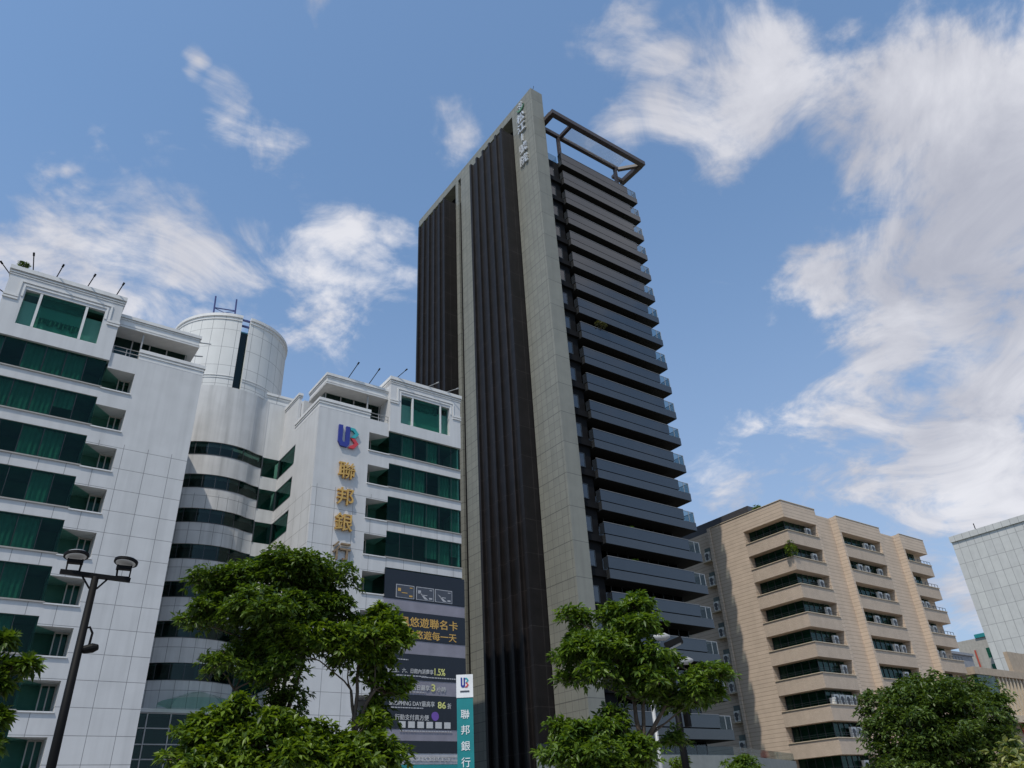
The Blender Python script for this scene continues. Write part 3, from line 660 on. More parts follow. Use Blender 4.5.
# printed wrap over the lower right windows
ad = thing('advertising_banner', (36.2, 63.9, 6.5), 'black and grey printed advert covering lower windows of the right bank wing', 'banner')
XL, XRt = 31.75, 40.62
rows = [(20.62, 23.35, 0), (19.52, 20.60, 1), (16.95, 19.50, 0), (15.72, 16.93, 1), (13.50, 15.70, 0), (12.22, 13.48, 1), (9.42, 12.20, 0), (8.46, 9.40, 1), (7.5, 8.44, 0), (6.62, 7.48, 2), (3.2, 6.6, 3)]
for z0, z1, k in rows:
    b = B(); yy = 63.86 if k == 0 else 63.9; b.box(XL, XRt, yy, 63.985, z0+.01, z1)
    b.build('panel', [M['black_film'], M['grey_film'], M['text_grey'], M['sign_teal']][k], ad)
def ad_text(body, cx, cz, size, mt, width=None, bold=.01):
    text_mesh(body, size, (cx, 63.845, cz), (1,0,0), (0,0,1), .02, bold, 1., width).build('lettering', M[mt], ad)
ad_text('微風悠遊聯名卡', 36.05, 18.62, .95, 'text_gold', 7.4, .008)
ad_text('微風悠遊每一天', 36.4, 17.5, .85, 'text_gold', 6.4, .006)
ad_text('每週五、六、日館內消費享', 34.6, 14.25, .45, 'text_white', 4.9, .003)
ad_text('1.5%', 37.75, 14.3, .85, 'text_yellow', 1.15, .012)
ad_text('停車服務  每日最享', 34.7, 12.85, .5, 'text_white', 3.9, .003)
ad_text('3', 37.05, 12.9, .85, 'text_yellow', .4, .012); ad_text('小時', 37.9, 12.8, .5, 'text_white', .95, .003)
ad_text('SHOPPING DAY最高享', 34.9, 11.5, .5, 'text_white', 4.6, .003); ad_text('86', 37.95, 11.45, .8, 'text_yellow', .85, .012); ad_text('折', 38.75, 11.4, .5, 'text_white', .4, .003)
ad_text('行動支付真方便', 34.9, 10.35, .5, 'text_white', 3.4, .002)
b = B(); b.disc((37.25, 63.86, 10.5), (0, -1, 0), .38, .03, 20); b.build('badge', M['purple'], ad)
ad_text('聯邦銀行', 36.5, 7.05, .4, 'text_white', 4.8, .0)
b = B()
for k in range(6): b.box(33.6+k*.92, 34.25+k*.92, 63.83, 63.858, 9.50, 10.02)
b.build('icon', M['text_white'], ad)
b = B()                                   # lines of small print, unreadable
for x0, x1, z in ((32.2, 34.4, 15.15), (32.2, 36.3, 13.78), (35.8, 40.3, 13.72), (33.6, 36.2, 12.42), (32.8, 36.0, 11.08), (33.7, 39.0, 9.2), (35.0, 39.6, 7.2), (35.2, 39.8, 6.9)):
    x = x0
    while x < x1: d = random.uniform(.12, .3); b.box(x, min(x+d, x1), 63.83, 63.857, z, z+.09); x += d+.07
b.build('small_print', M['text_grey'], ad)
for k, x0 in enumerate((32.95, 35.12, 37.2)):
    b = B(); b.box(x0, x0+1.95, 63.835, 63.857, 20.75, 22.0); c_ = b.build('card_picture', M['text_grey'], ad)
    b = B(); b.box(x0+.06, x0+1.89, 63.825, 63.834, 20.81, 21.94); b.build('card_face', M['card'], c_)
    b = B()
    if k < 2: b.box(x0+.2, x0+.5, 63.81, 63.822, 21.35, 21.65)
    b.box(x0+.6, x0+1.2, 63.81, 63.822, 21.2, 21.27); b.box(x0+1.4, x0+1.75, 63.81, 63.822, 20.9, 21.05); b.box(x0+1.45, x0+1.75, 63.81, 63.822, 21.72, 21.8)
    if k: b.extr([(x0+.3, 63.822, 21.5), (x0+.5, 63.822, 21.4), (x0+1.3, 63.822, 20.85), (x0+.9, 63.822, 20.85)], (0, -.012, 0))
    b.build('card_print', M['text_gold'] if k == 0 else M['text_grey'], c_)

# freestanding pylon sign in front
pc = at_dist(466, 768, 53); pa = math.atan2(pc[1], pc[0]); 
pu = np.array([math.sin(pa), -math.cos(pa), 0]); pn = np.array([-math.cos(pa), -math.sin(pa), 0])
ztop = at_dist(466, 675, 53)[2]; zs = at_dist(466, 698, 53)[2]
py = thing('pylon_sign', (pc[0], pc[1], 0), 'tall narrow teal bank pylon sign with white logo head, beside the advert', 'sign')
def obox(b, c, u, n, w, d, z0, z1):
    c = np.array(c, float); q = [c+u*a*w/2+n*e*d/2 for a, e in ((-1,1),(1,1),(1,-1),(-1,-1))]
    b.prism([(p[0], p[1]) for p in q][::-1], z0, z1)
b = B(); obox(b, pc, pu, pn, 1.06, .35, .0, zs); b.build('sign_panel', M['sign_teal'], py)
b = B(); obox(b, pc, pu, pn, 1.10, .42, zs+.005, ztop); b.build('sign_head', M['sign_white'], py)
o = np.array([pc[0], pc[1], 0])+pn*.235
logo(py, o-pu*.26+np.array([0,0,zs+.62]), pu*.52, (0,0,.62), pn, .03)
b = B(); uv_poly(b, [(0,0),(1,0),(1,1),(0,1)], o-pu*.3+np.array([0,0,zs+.34]), pu*.6, (0,0,.09), pn, .02); b.build('small_print', M['card'], py)
for k, ch in enumerate('聯邦銀行'):
    text_mesh(ch, .60, (*(o-pn*.045)[:2], zs-1.0-k*.93), pu, (0,0,1), .03, .003).build('character', M['sign_white'], py)

# ------------------------------------------------------------------ the dark residential tower
tw = thing('residential_tower', (67, 83, 0), 'very tall dark residential tower with grey stone end wall and stacked balconies', 'building')
X0, X1 = 55.6, 58.0
w = B(); w.box(X0, X1, 63.85, 64, 0, 109.3); w.build('stone_front', M['stone_front'], tw)
w = B()
w.box(X0, X1, 64.002, 69.4, 0, 109.3)
w.box(X0, X1, 79.0, 86.2, 0, 107.6); w.box(X0, X1, 87.15, 88.1, 0, 107.6)
w.box(X0, X1, 69.4, 102.3, 107.6, 109.3); w.box(X0+.4, X1, 69.4, 102.3, 0, 102.2)
w.build('stone_wall', M['stone'], tw)
w = B(); w.box(X1-.5, X1, 69.4, 102.3, 102.2, 107.58); w.box(X0+.35, X0+.39, 86.2, 87.15, 0, 102.1); w.build('shadow_gap', M['tower_dark'], tw)
def ribbed(y0, y1, zt):
    w = B(); w.box(53.45, X0-.002, y0+.05, y1, 0, zt)
    n = 5; d = (y1-y0)/n
    for k in range(n+1):
        yy = y0+d*k
        w.box(53.1, 53.6, yy+(0 if k == 0 else -.22), yy+(.5 if k == 0 else .22), 0, zt+.35)
    w.build('ribbed_cladding', M['rib'], tw)
ribbed(69.42, 79.2, 103.0); ribbed(88.15, 97.7, 102.6)
# body behind the balconies
w = B(); w.box(X1+.002, 75.8, 66.6, 101.5, 0, 95.4); w.box(X1+.002, 60.9, 64.95, 66.6, 0, 95.3)
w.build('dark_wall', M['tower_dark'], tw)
PT = 4.27
NB = 22
# one storey: recessed bay window beside the stone, and balcony
f = B(); f.box(X1+.01, 60.95, 64.55, 64.95, 90.4, 91.25); led = f.build('ledge', M['tower_dark'], tw, (59.4, 65.5, 90.4))
for k in range(1, NB): dup(led, (0, 0, -PT*k))
f = B(); f.box(58.5, 58.58, 64.86, 64.95, 91.6, 93.6); f.box(59.72, 59.8, 64.86, 64.95, 91.6, 93.6); f.box(58.58, 59.72, 64.86, 64.95, 93.5, 93.6); f.box(58.58, 59.72, 64.86, 64.95, 91.6, 91.7)
win = f.build('window', M['dark_frame'], tw, (59.1, 64.9, 91.6)); q = B(); q.box(58.58, 59.72, 64.90, 64.92, 91.7, 93.5); q.build('pane', M['mirror_glass'], win)
for k in range(1, NB): dup(win, (0, 0, -PT*k))
f = B()
for xx in np.arange(61.5, 75.9, 1.78): f.box(xx-.05, xx+.05, 66.45, 66.58, 91.6, 94.6)
win = f.build('balcony_door', M['dark_frame'], tw, (68, 66.5, 91.6)); q = B(); q.box(61.2, 75.7, 66.52, 66.56, 91.6, 94.5); q.build('pane', M['tower_glass'], win)
for k in range(1, NB): dup(win, (0, 0, -PT*k))
Zt = 97.1
b = B(); b.box(61.0, 78.0, 64, 68.2, Zt-2.64, Zt-1.54); b.box(75.8, 78.0, 68.2, 72.5, Zt-2.64, Zt-1.54)
bal = b.build('balcony', M['slab'], tw, (69, 66, Zt-3))
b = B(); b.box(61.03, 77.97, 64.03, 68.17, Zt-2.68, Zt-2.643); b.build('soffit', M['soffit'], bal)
b = B(); b.box(61.0, 75.9, 64.04, 64.1, Zt-1.40, Zt); b.box(61.0, 61.06, 64.1, 64.9, Zt-1.40, Zt); b.build('railing_panel', M['rail'], bal)
b = B(); b.box(61.06, 75.9, 64.2, 64.26, Zt-1.538, Zt-1.2); b.build('gap_shade_strip', M['tower_dark'], bal)  # dark strip added behind the rail gap, its colour standing in for shade
b = B(); b.box(60.98, 75.92, 64.0, 64.14, Zt, Zt+.07); b.build('rail_cap', M['rail_cap'], bal)
b = B(); b.box(75.92, 77.85, 64.05, 64.08, Zt-1.53, Zt-.1); b.box(77.85, 77.88, 64.05, 72.4, Zt-1.53, Zt-.1); b.build('corner_glass', M['clear_glass'], bal)
b = B()
b.box(75.92, 77.9, 64.03, 64.1, Zt-.1, Zt-.04); b.box(77.83, 77.9, 64.1, 72.4, Zt-.1, Zt-.04)
for xx, yy in ((76.9, 64.06), (77.86, 64.06), (77.86, 66.1), (77.86, 68.2)): b.box(xx-.035, xx+.035, yy-.035, yy+.035, Zt-1.535, Zt-.1)
b.build('handrail', M['grey_metal'], bal)
for k in range(1, NB): dup(bal, (0, 0, -PT*k))
b = B(); b.box(X1+.02, 60.9, 65.1, 65.14, 95.35, 97.0); b.build('roof_glass', M['clear_glass'], tw)
# pergola on top
Zp = 103.0
b = B()
def beam(x0, y0, x1, y1, w_=.85, h_=.85, z=Zp): b.bar((x0, y0, z), (x1, y1, z), w_, h_)
beam(58.0, 62.1, 79.2, 62.1); beam(78.85, 62.46, 78.85, 67.6); beam(58.0, 65.5, 75.9, 65.5, .6, .7); beam(62.6, 62.46, 62.6, 65.19, .55, .6); beam(76.0, 65.5, 78.5, 62.9, .6, .6);
beam(58.35, 62.46, 58.35, 67.4); beam(76.3, 67.2, 78.4, 67.2, .6, .6)
per = b.build('pergola', M['beam'], tw)
b = B(); b.box(61.9, 62.4, 65.25, 65.75, 95.4, 102.64); b.build('post', M['beam'], per); b = B(); b.box(75.0, 75.5, 65.25, 65.75, 95.4, 102.64); b.build('post', M['beam'], per)
b = B()
for xx in np.arange(63.3, 75.6, .24): b.box(xx-.018, xx+.018, 62.45, 65.2, Zp+.05, Zp+.13)
b.build('louvre', M['grey_metal'], per)
b = B(); b.box(56.0, 57.6, 66, 67, 109.3, 109.5)
b.build('coping', M['stone'], tw)
# name on the stone wall
ns = thing('tower_name_sign', (55.5, 66.8, 93.3), 'silver Chinese name letters with round green emblem high on the stone wall', 'sign')
for ch, z in zip('松江1號院', (104.75, 102.3, 99.9, 97.4, 94.8)):
    text_mesh(ch, 2.15, (55.42, 66.8, z), (0,-1,0), (0,0,1), .3, .03).build('character', M['steel_letter'], ns)
b = B()
for k in range(10):
    t0, t1 = math.pi*(1.05+.9*k/10), math.pi*(1.05+.9*(k+1)/10); f0, f1 = math.sin(math.pi*k/10), math.sin(math.pi*(k+1)/10)
    P = lambda t, r: (55.55, 66.8-r*math.cos(t), 107.5+r*math.sin(t)*1.05)
    b.extr([P(t0, 1.05), P(t1, 1.05), P(t1, 1.05-.42*f1-.02), P(t0, 1.05-.42*f0-.02)], (-.2, 0, 0))
b.build('emblem_arc', M['emblem_green'], ns)
b = B()
for p_, q_ in (((67.5,107.9),(66.2,108.1)), ((67.2,107.3),(66.3,107.5)), ((67.0,108.5),(66.9,106.9)), ((66.5,108.5),(66.4,107.1))):
    b.bar((55.48, p_[0], p_[1]), (55.48, q_[0], q_[1]), .18, .2)
b.build('emblem_tree', M['steel_letter'], ns)
# small rods on top of the stone wall
for (y, l_) in ((64.5, 'thin dark aerial leaning right on the tip of the stone wall'), (65.6, 'thin straight aerial behind the front edge of the tower stone wall')):
    b = B(); b.tube([(56.4, y, 109.3), (56.7 if y < 65 else 56.4, y-.3, 110.9)], .04, 6); tag(b.build('roof_aerial', M['black_metal'], None), l_, 'aerial', 'aerials on the tower')

# ------------------------------------------------------------------ tan office building
tn = thing('tan_office_building', (119, 80, 0), 'tan brick office building with stacked balcony parapets and air conditioners', 'building')
PF = 4.1; NF = 9
w = B()
w.box(100.2, 140.2, 65.4, 96, 0, 43.0)                 # core
w.box(98.8, 100.3, 71.9, 78.4, 0, 43.02); w.box(98.6, 98.98, 78.35, 78.9, 0, 43.1)
w.box(106.85, 107.5, 64, 65.41, 0, 40.38); w.box(107.5, 113.3, 65.2, 65.6, 0, 42.9)
w.box(113.3, 113.75, 64, 65.41, 0, 40.38); w.box(125.0, 126.0, 64, 65.41, 0, 40.38); w.box(126.0, 132.3, 65.2, 65.6, 0, 42.8)
w.box(132.3, 132.75, 64, 65.41, 0, 40.38); w.box(99.7, 100.25, 78.9, 96, 0, 42.95)
w.box(98.8, 107.5, 64, 65.45, 40.4, 43.05); w.box(98.8, 100.3, 65.45, 71.88, 40.4, 43.05)
w.box(113.3, 126.0, 64, 65.4, 40.4, 43.03); w.box(132.3, 140.4, 64, 66.5, 40.4, 43.02)
w.build('brick_wall', M['tan'], tn)
w = B()
w.box(98.7, 107.5, 63.92, 64.4, 43.06, 43.16); w.box(98.7, 99.2, 64.4, 78.4, 43.06, 43.16); w.box(113.3, 126.0, 63.94, 64.4, 43.04, 43.12); w.box(132.3, 140.4, 63.94, 64.4, 43.03, 43.1)
w.build('coping', M['tan_lip'], tn)
w = B(); w.box(101.5, 112, 72, 90, 43.0, 45.4); w.build('roof_house', M['roof_metal'], tn)
# one storey of each bay: parapet, ledge, ribbon window
z0 = 38.35
def bay(kind):
    p = B(); l = B(); f = B(); q = B()
    if kind == 0:
        p.box(98.8, 106.84, 64, 65.38, z0-2.05, z0-.16); p.box(98.8, 100.18, 65.38, 71.88, z0-2.05, z0-.16); p.box(98.8, 106.84, 64, 64.25, z0-.16, z0-.10); p.box(98.8, 99.05, 64.25, 71.88, z0-.16, z0-.10)
        l.box(98.68, 106.84, 63.88, 64.28, z0-.10, z0); l.box(98.68, 99.08, 64.28, 71.88, z0-.10, z0)
        for xx in np.arange(100.3, 106.8, 1.3): f.box(xx-.04, xx+.04, 65.26, 65.34, z0-.14, z0+2.03)
        for yy in np.arange(66.6, 71.8, 1.3): f.box(100.06, 100.14, yy-.04, yy+.04, z0-.14, z0+2.03)
        for zz in (.35, .6): f.box(98.85, 106.8, 64.12, 64.16, z0+zz, z0+zz+.03); f.box(98.92, 98.95, 64.16, 71.8, z0+zz, z0+zz+.03)
        q.box(100.15, 106.8, 65.35, 65.385, z0-.14, z0+2.03); q.box(100.15, 100.18, 65.39, 71.85, z0-.14, z0+2.03)
    elif kind == 1:
        p.box(113.76, 124.99, 64, 65.38, z0-2.05, z0-.16); p.box(113.76, 124.99, 64, 64.25, z0-.16, z0-.1); l.box(113.76, 124.99, 63.88, 64.28, z0-.1, z0)
        for xx in np.arange(114.2, 125, 1.35): f.box(xx-.04, xx+.04, 65.26, 65.34, z0-.14, z0+2.03)
        q.box(113.8, 124.95, 65.35, 65.385, z0-.14, z0+2.03)
    else:
        p.box(132.76, 140.4, 64, 66.3, z0-2.05, z0-.16); p.box(132.76, 140.4, 64, 64.25, z0-.16, z0-.1); l.box(132.76, 140.5, 63.88, 64.28, z0-.1, z0)
        for xx in np.arange(133.2, 138.0, 1.3): f.box(xx-.04, xx+.04, 65.26, 65.34, z0-.14, z0+2.03)
        q.box(132.8, 137.9, 65.35, 65.385, z0-.14, z0+2.03)
        for xx in np.arange(136.3, 140.5, 1.02): f.box(xx-.03, xx+.03, 64.08, 64.14, z0+.0, z0+.55)
        f.box(136.2, 140.4, 64.08, 64.14, z0+.55, z0+.61)
    org = ((103, 120, 136)[kind], 65, z0)
    pp = p.build('balcony_parapet', M['tan_fine'], tn, org); l.build('ledge', M['tan_lip'], pp, org)
    ww = f.build('ribbon_window', M['dark_frame'], tn, org); q.build('pane', M['dark_glass'], ww, org)
    return pp, ww
for kind in range(3):
    pp, ww = bay(kind)
    for k in range(1, NF): dup(pp, (0, 0, -PF*k)); dup(ww, (0, 0, -PF*k))
b = B(); b.box(98.9, 99.7, 78.95, 81.4, z0-.5, z0-.35); sl = b.build('ledge', M['tan_lip'], tn, (99.3, 80.2, z0))
b = B(); b.box(99.66, 99.69, 79.2, 81.0, z0-.3, z0+2.0); sw = b.build('side_window', M['room'], tn, (99.6, 80.2, z0))
for k in range(1, NF): dup(sl, (0, 0, -PF*k)); dup(sw, (0, 0, -PF*k))
# outdoor air conditioners: body, fan ring, feet
def make_ac(loc):
    t = thing('air_conditioner', loc, '', 'air conditioner', 'outdoor air conditioners on the tan building')
    x, y, z = loc
    b = B(); b.box(x-.55, x+.55, y-.2, y+.2, z+.08, z+1.5); b.box(x-.56, x+.56, y-.21, y+.21, z+1.501, z+1.54); b.build('body', M['ac_white'], t)
    b = B(); b.disc((x-.1, y-.2, z+.98), (0, -1, 0), .36, .03, 16); b.build('fan_grille', M['ac_dark'], t)
    b = B(); b.disc((x-.1, y-.2, z+.45), (0, -1, 0), .3, .03, 14); b.build('fan_grille', M['ac_dark'], t)
    b = B(); b.box(x+.36, x+.46, y-.22, y-.2, z+.3, z+1.1); b.build('vent_strip', M['ac_dark'], t)
    for s_ in (-.4, .4):
        b = B(); b.box(x+s_-.06, x+s_+.06, y-.18, y+.18, z, z+.079); b.build('foot', M['ac_dark'], t)
    return t
NAMES = ['top', 'second', 'third', 'fourth', 'fifth', 'sixth', 'seventh', 'eighth', 'ninth']
AC = {0: [(105.3,), (105.3,), (105.3,), (105.3,), (105.3,), (105.5,), (101.6, 103.0, 104.4, 105.8), (103.8, 105.2), (104.8,)],
      1: [(121.3, 123.3), (117.6, 119.6, 123.4), (121.2, 123.3), (118.2, 123.2), (121.4, 123.5), (122,), (117.5, 119.5, 121.5, 123.5), (123,), (122,)],
      2: [(), (133.8,), (134.0, 135.8), (133.6, 135.6), (133.6, 135.7), (134,), (), (), ()]}
ac0 = None
ORD = ['first', 'second', 'third', 'fourth']
BAYN = ['left corner bay', 'middle bay', 'right end bay']
for by, lst in AC.items():
    for k, xs in enumerate(lst):
        for j, xx in enumerate(xs):
            loc = (xx, 64.75, z0-.15-PF*k)
            if ac0 is None: ac0 = a = make_ac(loc)
            else: a = dup(ac0, np.array(loc)-ORG[ac0])
            which = 'only' if len(xs) == 1 else ORD[j]+' from left'
            a['label'] = f'white air conditioner on {NAMES[k]} floor ledge of the tan {BAYN[by]}' + ('' if len(xs) == 1 else f', {ORD[j]} from left')
for k in range(8):
    c = dup(ac0, (0, 0, 0)); c.location = (99.35, 80.2, z0-.35-PF*k); c.rotation_euler = (0, 0, -math.pi/2)
    c['label'] = f'white air conditioner on {NAMES[k]} small side ledge of the tan building, next to the tower'
bk = thing('bucket', (100.6, 64.6, z0-.15-PF*6), 'white bucket on a lower corner balcony of the tan building, left of four air conditioners', 'bucket')
b = B(); zb_ = z0-.15-PF*6; b.tube([(100.6, 64.6, zb_), (100.6, 64.6, zb_+.95)], [.38, .46], 14); b.build('bucket_body', M['ac_white'], bk, smooth=False)
b = B(); b.tube([(100.6, 64.6, zb_+.951), (100.6, 64.6, zb_+1.02)], [.49, .47], 14); b.build('lid', M['ac_white'], bk)

# ------------------------------------------------------------------ pale panelled building and low buildings at the right
wb = thing('pale_panel_building', (235, 75, 0), 'pale grey building clad in tall rectangular panels at the right edge', 'building')
b = B(); b.box(220, 262, 40, 92.8, 0, 63.6); b.build('panel_wall', M['pale_panel'], wb)
b = B(); b.box(219.6, 262, 40, 93.0, 63.61, 65.2); 
b.build('roof_parapet', M['pale_panel'], wb)
b = B(); b.tube([(221, 86, 65.2), (221, 86, 67.2)], .12, 6); b.build('lightning_rod', M['black_metal'], wb)
lb = thing('grey_apartment_block', (250, 104, 0), 'grey old block with rusty pipe and green roof edge, beyond the tan building', 'building')
b = B(); b.box(240, 262, 99, 109.6, 0, 41.6); b.build('wall', M['low_grey'], lb)
b = B(); b.box(239.6, 262, 98.7, 104.0, 41.61, 42.6); b.build('roof_edge', M['sign_teal'], lb)
b = B(); b.tube([(239.7, 105.2, 20), (239.7, 105.2, 38.5)], .22, 6); b.build('rusty_pipe', M['red'], lb)
for k in range(3):
    b = B(); b.box(239.85, 239.99, 100.2, 102.2, 36-k*4.4, 38.6-k*4.4); b.build('window', M['green_glass'], lb)
qa, qb = on_y(946, 655, 74), on_y(971, 654, 74)
b = B(); b.box(qa[0], qb[0], 74, 78, 0, qb[2]-.5); b.box(qa[0], qb[0]+.3, 73.7, 78.3, qb[2]-.49, qb[2])
sh = thing('low_grey_house', (qa[0], 74, 0), 'small bluish grey flat roofed house between tan building and grey block', 'building'); b.build('wall', M['house_blue'], sh)
lc = thing('low_shop_building', (160, 72, 0), 'low brown building with row of pale upright fins at the right edge', 'building')
b = B(); b.box(143, 185, 64.6, 72, 0, 20.0); b.build('wall', M['low_tan'], lc)
b = B(); b.box(142.7, 186, 63.8, 72.3, 20.01, 21.2); b.build('roof_slab', M['low_tan'], lc)
b = B()
for xx in np.arange(151, 184, 1.35): b.box(xx, xx+.4, 64.0, 64.6, 13.8, 19.99)
b.build('upright_fin', M['tan_lip'], lc)
b = B(); b.box(150.5, 184, 64.48, 64.58, 14.2, 19.6); b.build('window_band', M['dark_glass'], lc)
b = B(); b.box(143.2, 149.6, 63.9, 64.59, 15.8, 19.9); b.build('glass_sign', M['pale_green'], lc)
b = B(); b.box(147, 186, 63.3, 64.6, 12.6, 13.7); b.build('ledge', M['tan_lip'], lc)
b = B(); b.box(154, 170, 62.0, 64.4, 11.0, 12.4); b.build('awning', M['red'], lc)
b = B(); b.box(159.8, 168, 64.7, 65.4, 21.31, 25.0); b.build('stair_tower', M['low_tan'], lc)

# ------------------------------------------------------------------ podium garden wall with glass rail
pd = thing('podium_wall', (66, 59, 0), 'grey garden wall with a glass rail on top in front of the tower', 'wall')
pl = [(44, 57.7), (70.5, 58.2), (90, 65)]
b = B(); q = B(); r_ = B()
for (x0, y0), (x1, y1) in zip(pl[:-1], pl[1:]):
    d = np.array([x1-x0, y1-y0]); d /= np.linalg.norm(d); n_ = np.array([-d[1], d[0]])*.3
    b.prism([(x0, y0), (x1, y1), (x1+n_[0], y1+n_[1]), (x0+n_[0], y0+n_[1])], 0, 6.9)
    n2 = n_*.5; n3 = n_*.57
    q.prism([(x0+n2[0], y0+n2[1]), (x1+n2[0], y1+n2[1]), (x1+n3[0], y1+n3[1]), (x0+n3[0], y0+n3[1])], 6.9, 7.75)
b.build('wall', M['podium'], pd); q.build('glass_rail', M['clear_glass'], pd)

# ------------------------------------------------------------------ foliage
def leaf_mesh(name, centres, axes, nleaf, L, W, mat, parent, org, droop=.35):
    """whorls of folded leaves round each twig tip, as one crown mesh"""
    c = np.repeat(np.array(centres), nleaf, 0); a = np.repeat(np.array(axes), nleaf, 0); n = len(c)
    a = a/np.linalg.norm(a, axis=1, keepdims=True)
    r = rng.normal(size=(n, 3)); r -= (r*a).sum(1, keepdims=True)*a; r /= np.linalg.norm(r, axis=1, keepdims=True)
    th = rng.uniform(.7, 1.6, (n, 1)); d = np.cos(th)*a+np.sin(th)*r; d[:, 2] -= droop*rng.uniform(.3, 1.3, n); d /= np.linalg.norm(d, axis=1, keepdims=True)
    up = np.tile([0, 0, 1.], (n, 1))+rng.normal(scale=.35, size=(n, 3)); s = np.cross(d, up); s /= np.linalg.norm(s, axis=1, keepdims=True)
    nn = np.cross(s, d); ln = (L*rng.uniform(.65, 1.25, (n, 1))); wd = W*rng.uniform(.75, 1.2, (n, 1))
    base = c+d*.04; tip = base+d*ln-np.array([0, 0, 1])*ln*.12
    mid = base+d*ln*.48; l = mid+s*wd/2+nn*wd*.22; rr = mid-s*wd/2+nn*wd*.22
    V = np.stack([base, rr, tip, l], 1).reshape(-1, 3)-np.array(org)
    idx = np.arange(n)[:, None]*4
    T = np.concatenate([idx+[0, 1, 2], idx+[0, 2, 3]], 1).reshape(-1)
    me = bpy.data.meshes.new(name); me.vertices.add(len(V)); me.vertices.foreach_set('co', V.reshape(-1).astype(np.float32))
    me.loops.add(len(T)); me.loops.foreach_set('vertex_index', T.astype(np.int32)); nf = len(T)//3
    me.polygons.add(nf); me.polygons.foreach_set('loop_start', np.arange(nf, dtype=np.int32)*3); me.polygons.foreach_set('loop_total', np.full(nf, 3, np.int32))
    me.update(calc_edges=True); me.validate(); me.materials.append(mat)
    o = bpy.data.objects.new(name, me); COL.objects.link(o); place(o, org, parent); return o
def limb(b, p, q, r0, r1, n=6, wob=.12):
    p, q = np.array(p, float), np.array(q, float); L = np.linalg.norm(q-p)
    pts = [p+(q-p)*t+(rng.normal(size=3)*wob*L*.25*math.sin(math.pi*t))+np.array([0, 0, .12*L*math.sin(math.pi*t)*.4]) for t in np.linspace(0, 1, n)]
    b.tube(pts, [r0+(r1-r0)*t for t in np.linspace(0, 1, n)], 7)
def tree(name, base, forks, clumps, mat, label, L=.2, W=.08, nleaf=8, dens=26, group='trees in the foreground', trunk_r=.16, cat='tree'):
    base = np.array(base, float); t = thing(name, base, label, cat, group)
    tb = B(); forks = [np.array(f, float) for f in forks]
    top = forks[0]; limb(tb, base, top, trunk_r, trunk_r*.7, 8, .05)
    for f in forks[1:]: limb(tb, top, f, trunk_r*.6, trunk_r*.4, 6)
    cs, ax = [], []
    for (c, rx, rz, k) in clumps:
        c = np.array(c, float)
        f = min(forks, key=lambda q: np.linalg.norm(q-c)+(2 if q[2] > c[2] else 0)); limb(tb, f, c-[0, 0, rz*.3], trunk_r*.26, .015, 6)
        m_ = 13
        for _ in range(m_):                     # flat tufts at the twig ends
            o_ = rng.normal(size=3); o_ /= np.linalg.norm(o_); o_ *= rng.uniform(.2, .86)
            tc = c+o_*np.array([rx, rx, rz]); tr_ = rx*rng.uniform(.34, .58); tz_ = tr_*.52
            tb.tube([c-[0, 0, rz*.25], (c+tc)/2-[0, 0, tr_*.15], tc-[0, 0, tz_*.5]], [.022, .014, .007], 4)
            n = max(4, int(dens*k*rx*rx*rz*4*10/m_*rng.uniform(.7, 1.2)))
            u = rng.normal(size=(n, 3)); u /= np.linalg.norm(u, axis=1, keepdims=True)
            rad = rng.uniform(.15, 1, n)**.5*(1+.15*rng.normal(size=n))
            p = tc+u*rad[:, None]*np.array([tr_, tr_, tz_])
            p[:, 2] -= .25*((p[:, 0]-tc[0])**2+(p[:, 1]-tc[1])**2)/max(tr_, .1)
            keep = ~((u[:, 2] < -.2) & (rng.uniform(size=n) < .7))
            cs.append(p[keep]); ax.append((u+np.array([0, 0, 1.0]))[keep])
    tb.build('trunk', M['bark'], t, base, smooth=True)
    leaf_mesh('crown', np.concatenate(cs), np.concatenate(ax), nleaf, L, W, mat, t, base)
    return t
SHR = .97
def cl(x, y, D, rpx, k=1., flat_=.62):
    p = at_dist(x, y, D); r_ = rpx/F*np.linalg.norm(p-CAM); return (p, r_*SHR, r_*flat_*SHR, k)
# big layered tree in front of the bank
D1 = 26
b1 = at_dist(352, 768, D1); b1 = (b1[0], b1[1], 0)
tr = lambda x, y, dd=0: at_dist(x, y, D1+dd)
tree('broadleaf_tree', b1, [tr(354, 735), tr(351, 690), tr(357, 650), tr(375, 690, -.4), tr(385, 640), tr(335, 745, -.8)],
     [cl(300,645,D1-.8,26,.9), cl(335,640,D1-.5,26,1), cl(360,625,D1+.4,26,1), cl(392,630,D1,24,1), cl(405,640,D1-.2,14,1), cl(375,655,D1-.3,24,.9), cl(380,610,D1+.2,13,1), cl(345,655,D1-.6,22,.9), cl(372,640,D1-.9,24,1),
      cl(385,690,D1+.1,19,.7), cl(400,685,D1+.2,13,.8), cl(375,715,D1+.2,22,.8), cl(372,675,D1,18,.6),
      cl(310,745,D1-1.2,32,.9), cl(345,745,D1-1.2,28,.8), cl(380,745,D1-1,26,.9), cl(350,770,D1-1.8,34,1), cl(392,765,D1-.8,20,.9), cl(372,722,D1-.8,18,.8)],
     M['leaf_bright'], 'slim tree with yellow green leaf tips in front of the printed advert', .26, .11, 8, 15, trunk_r=.11)
SHR = 1.16
b1 = at_dist(283, 768, D1+.6); b1 = (b1[0], b1[1], 0)
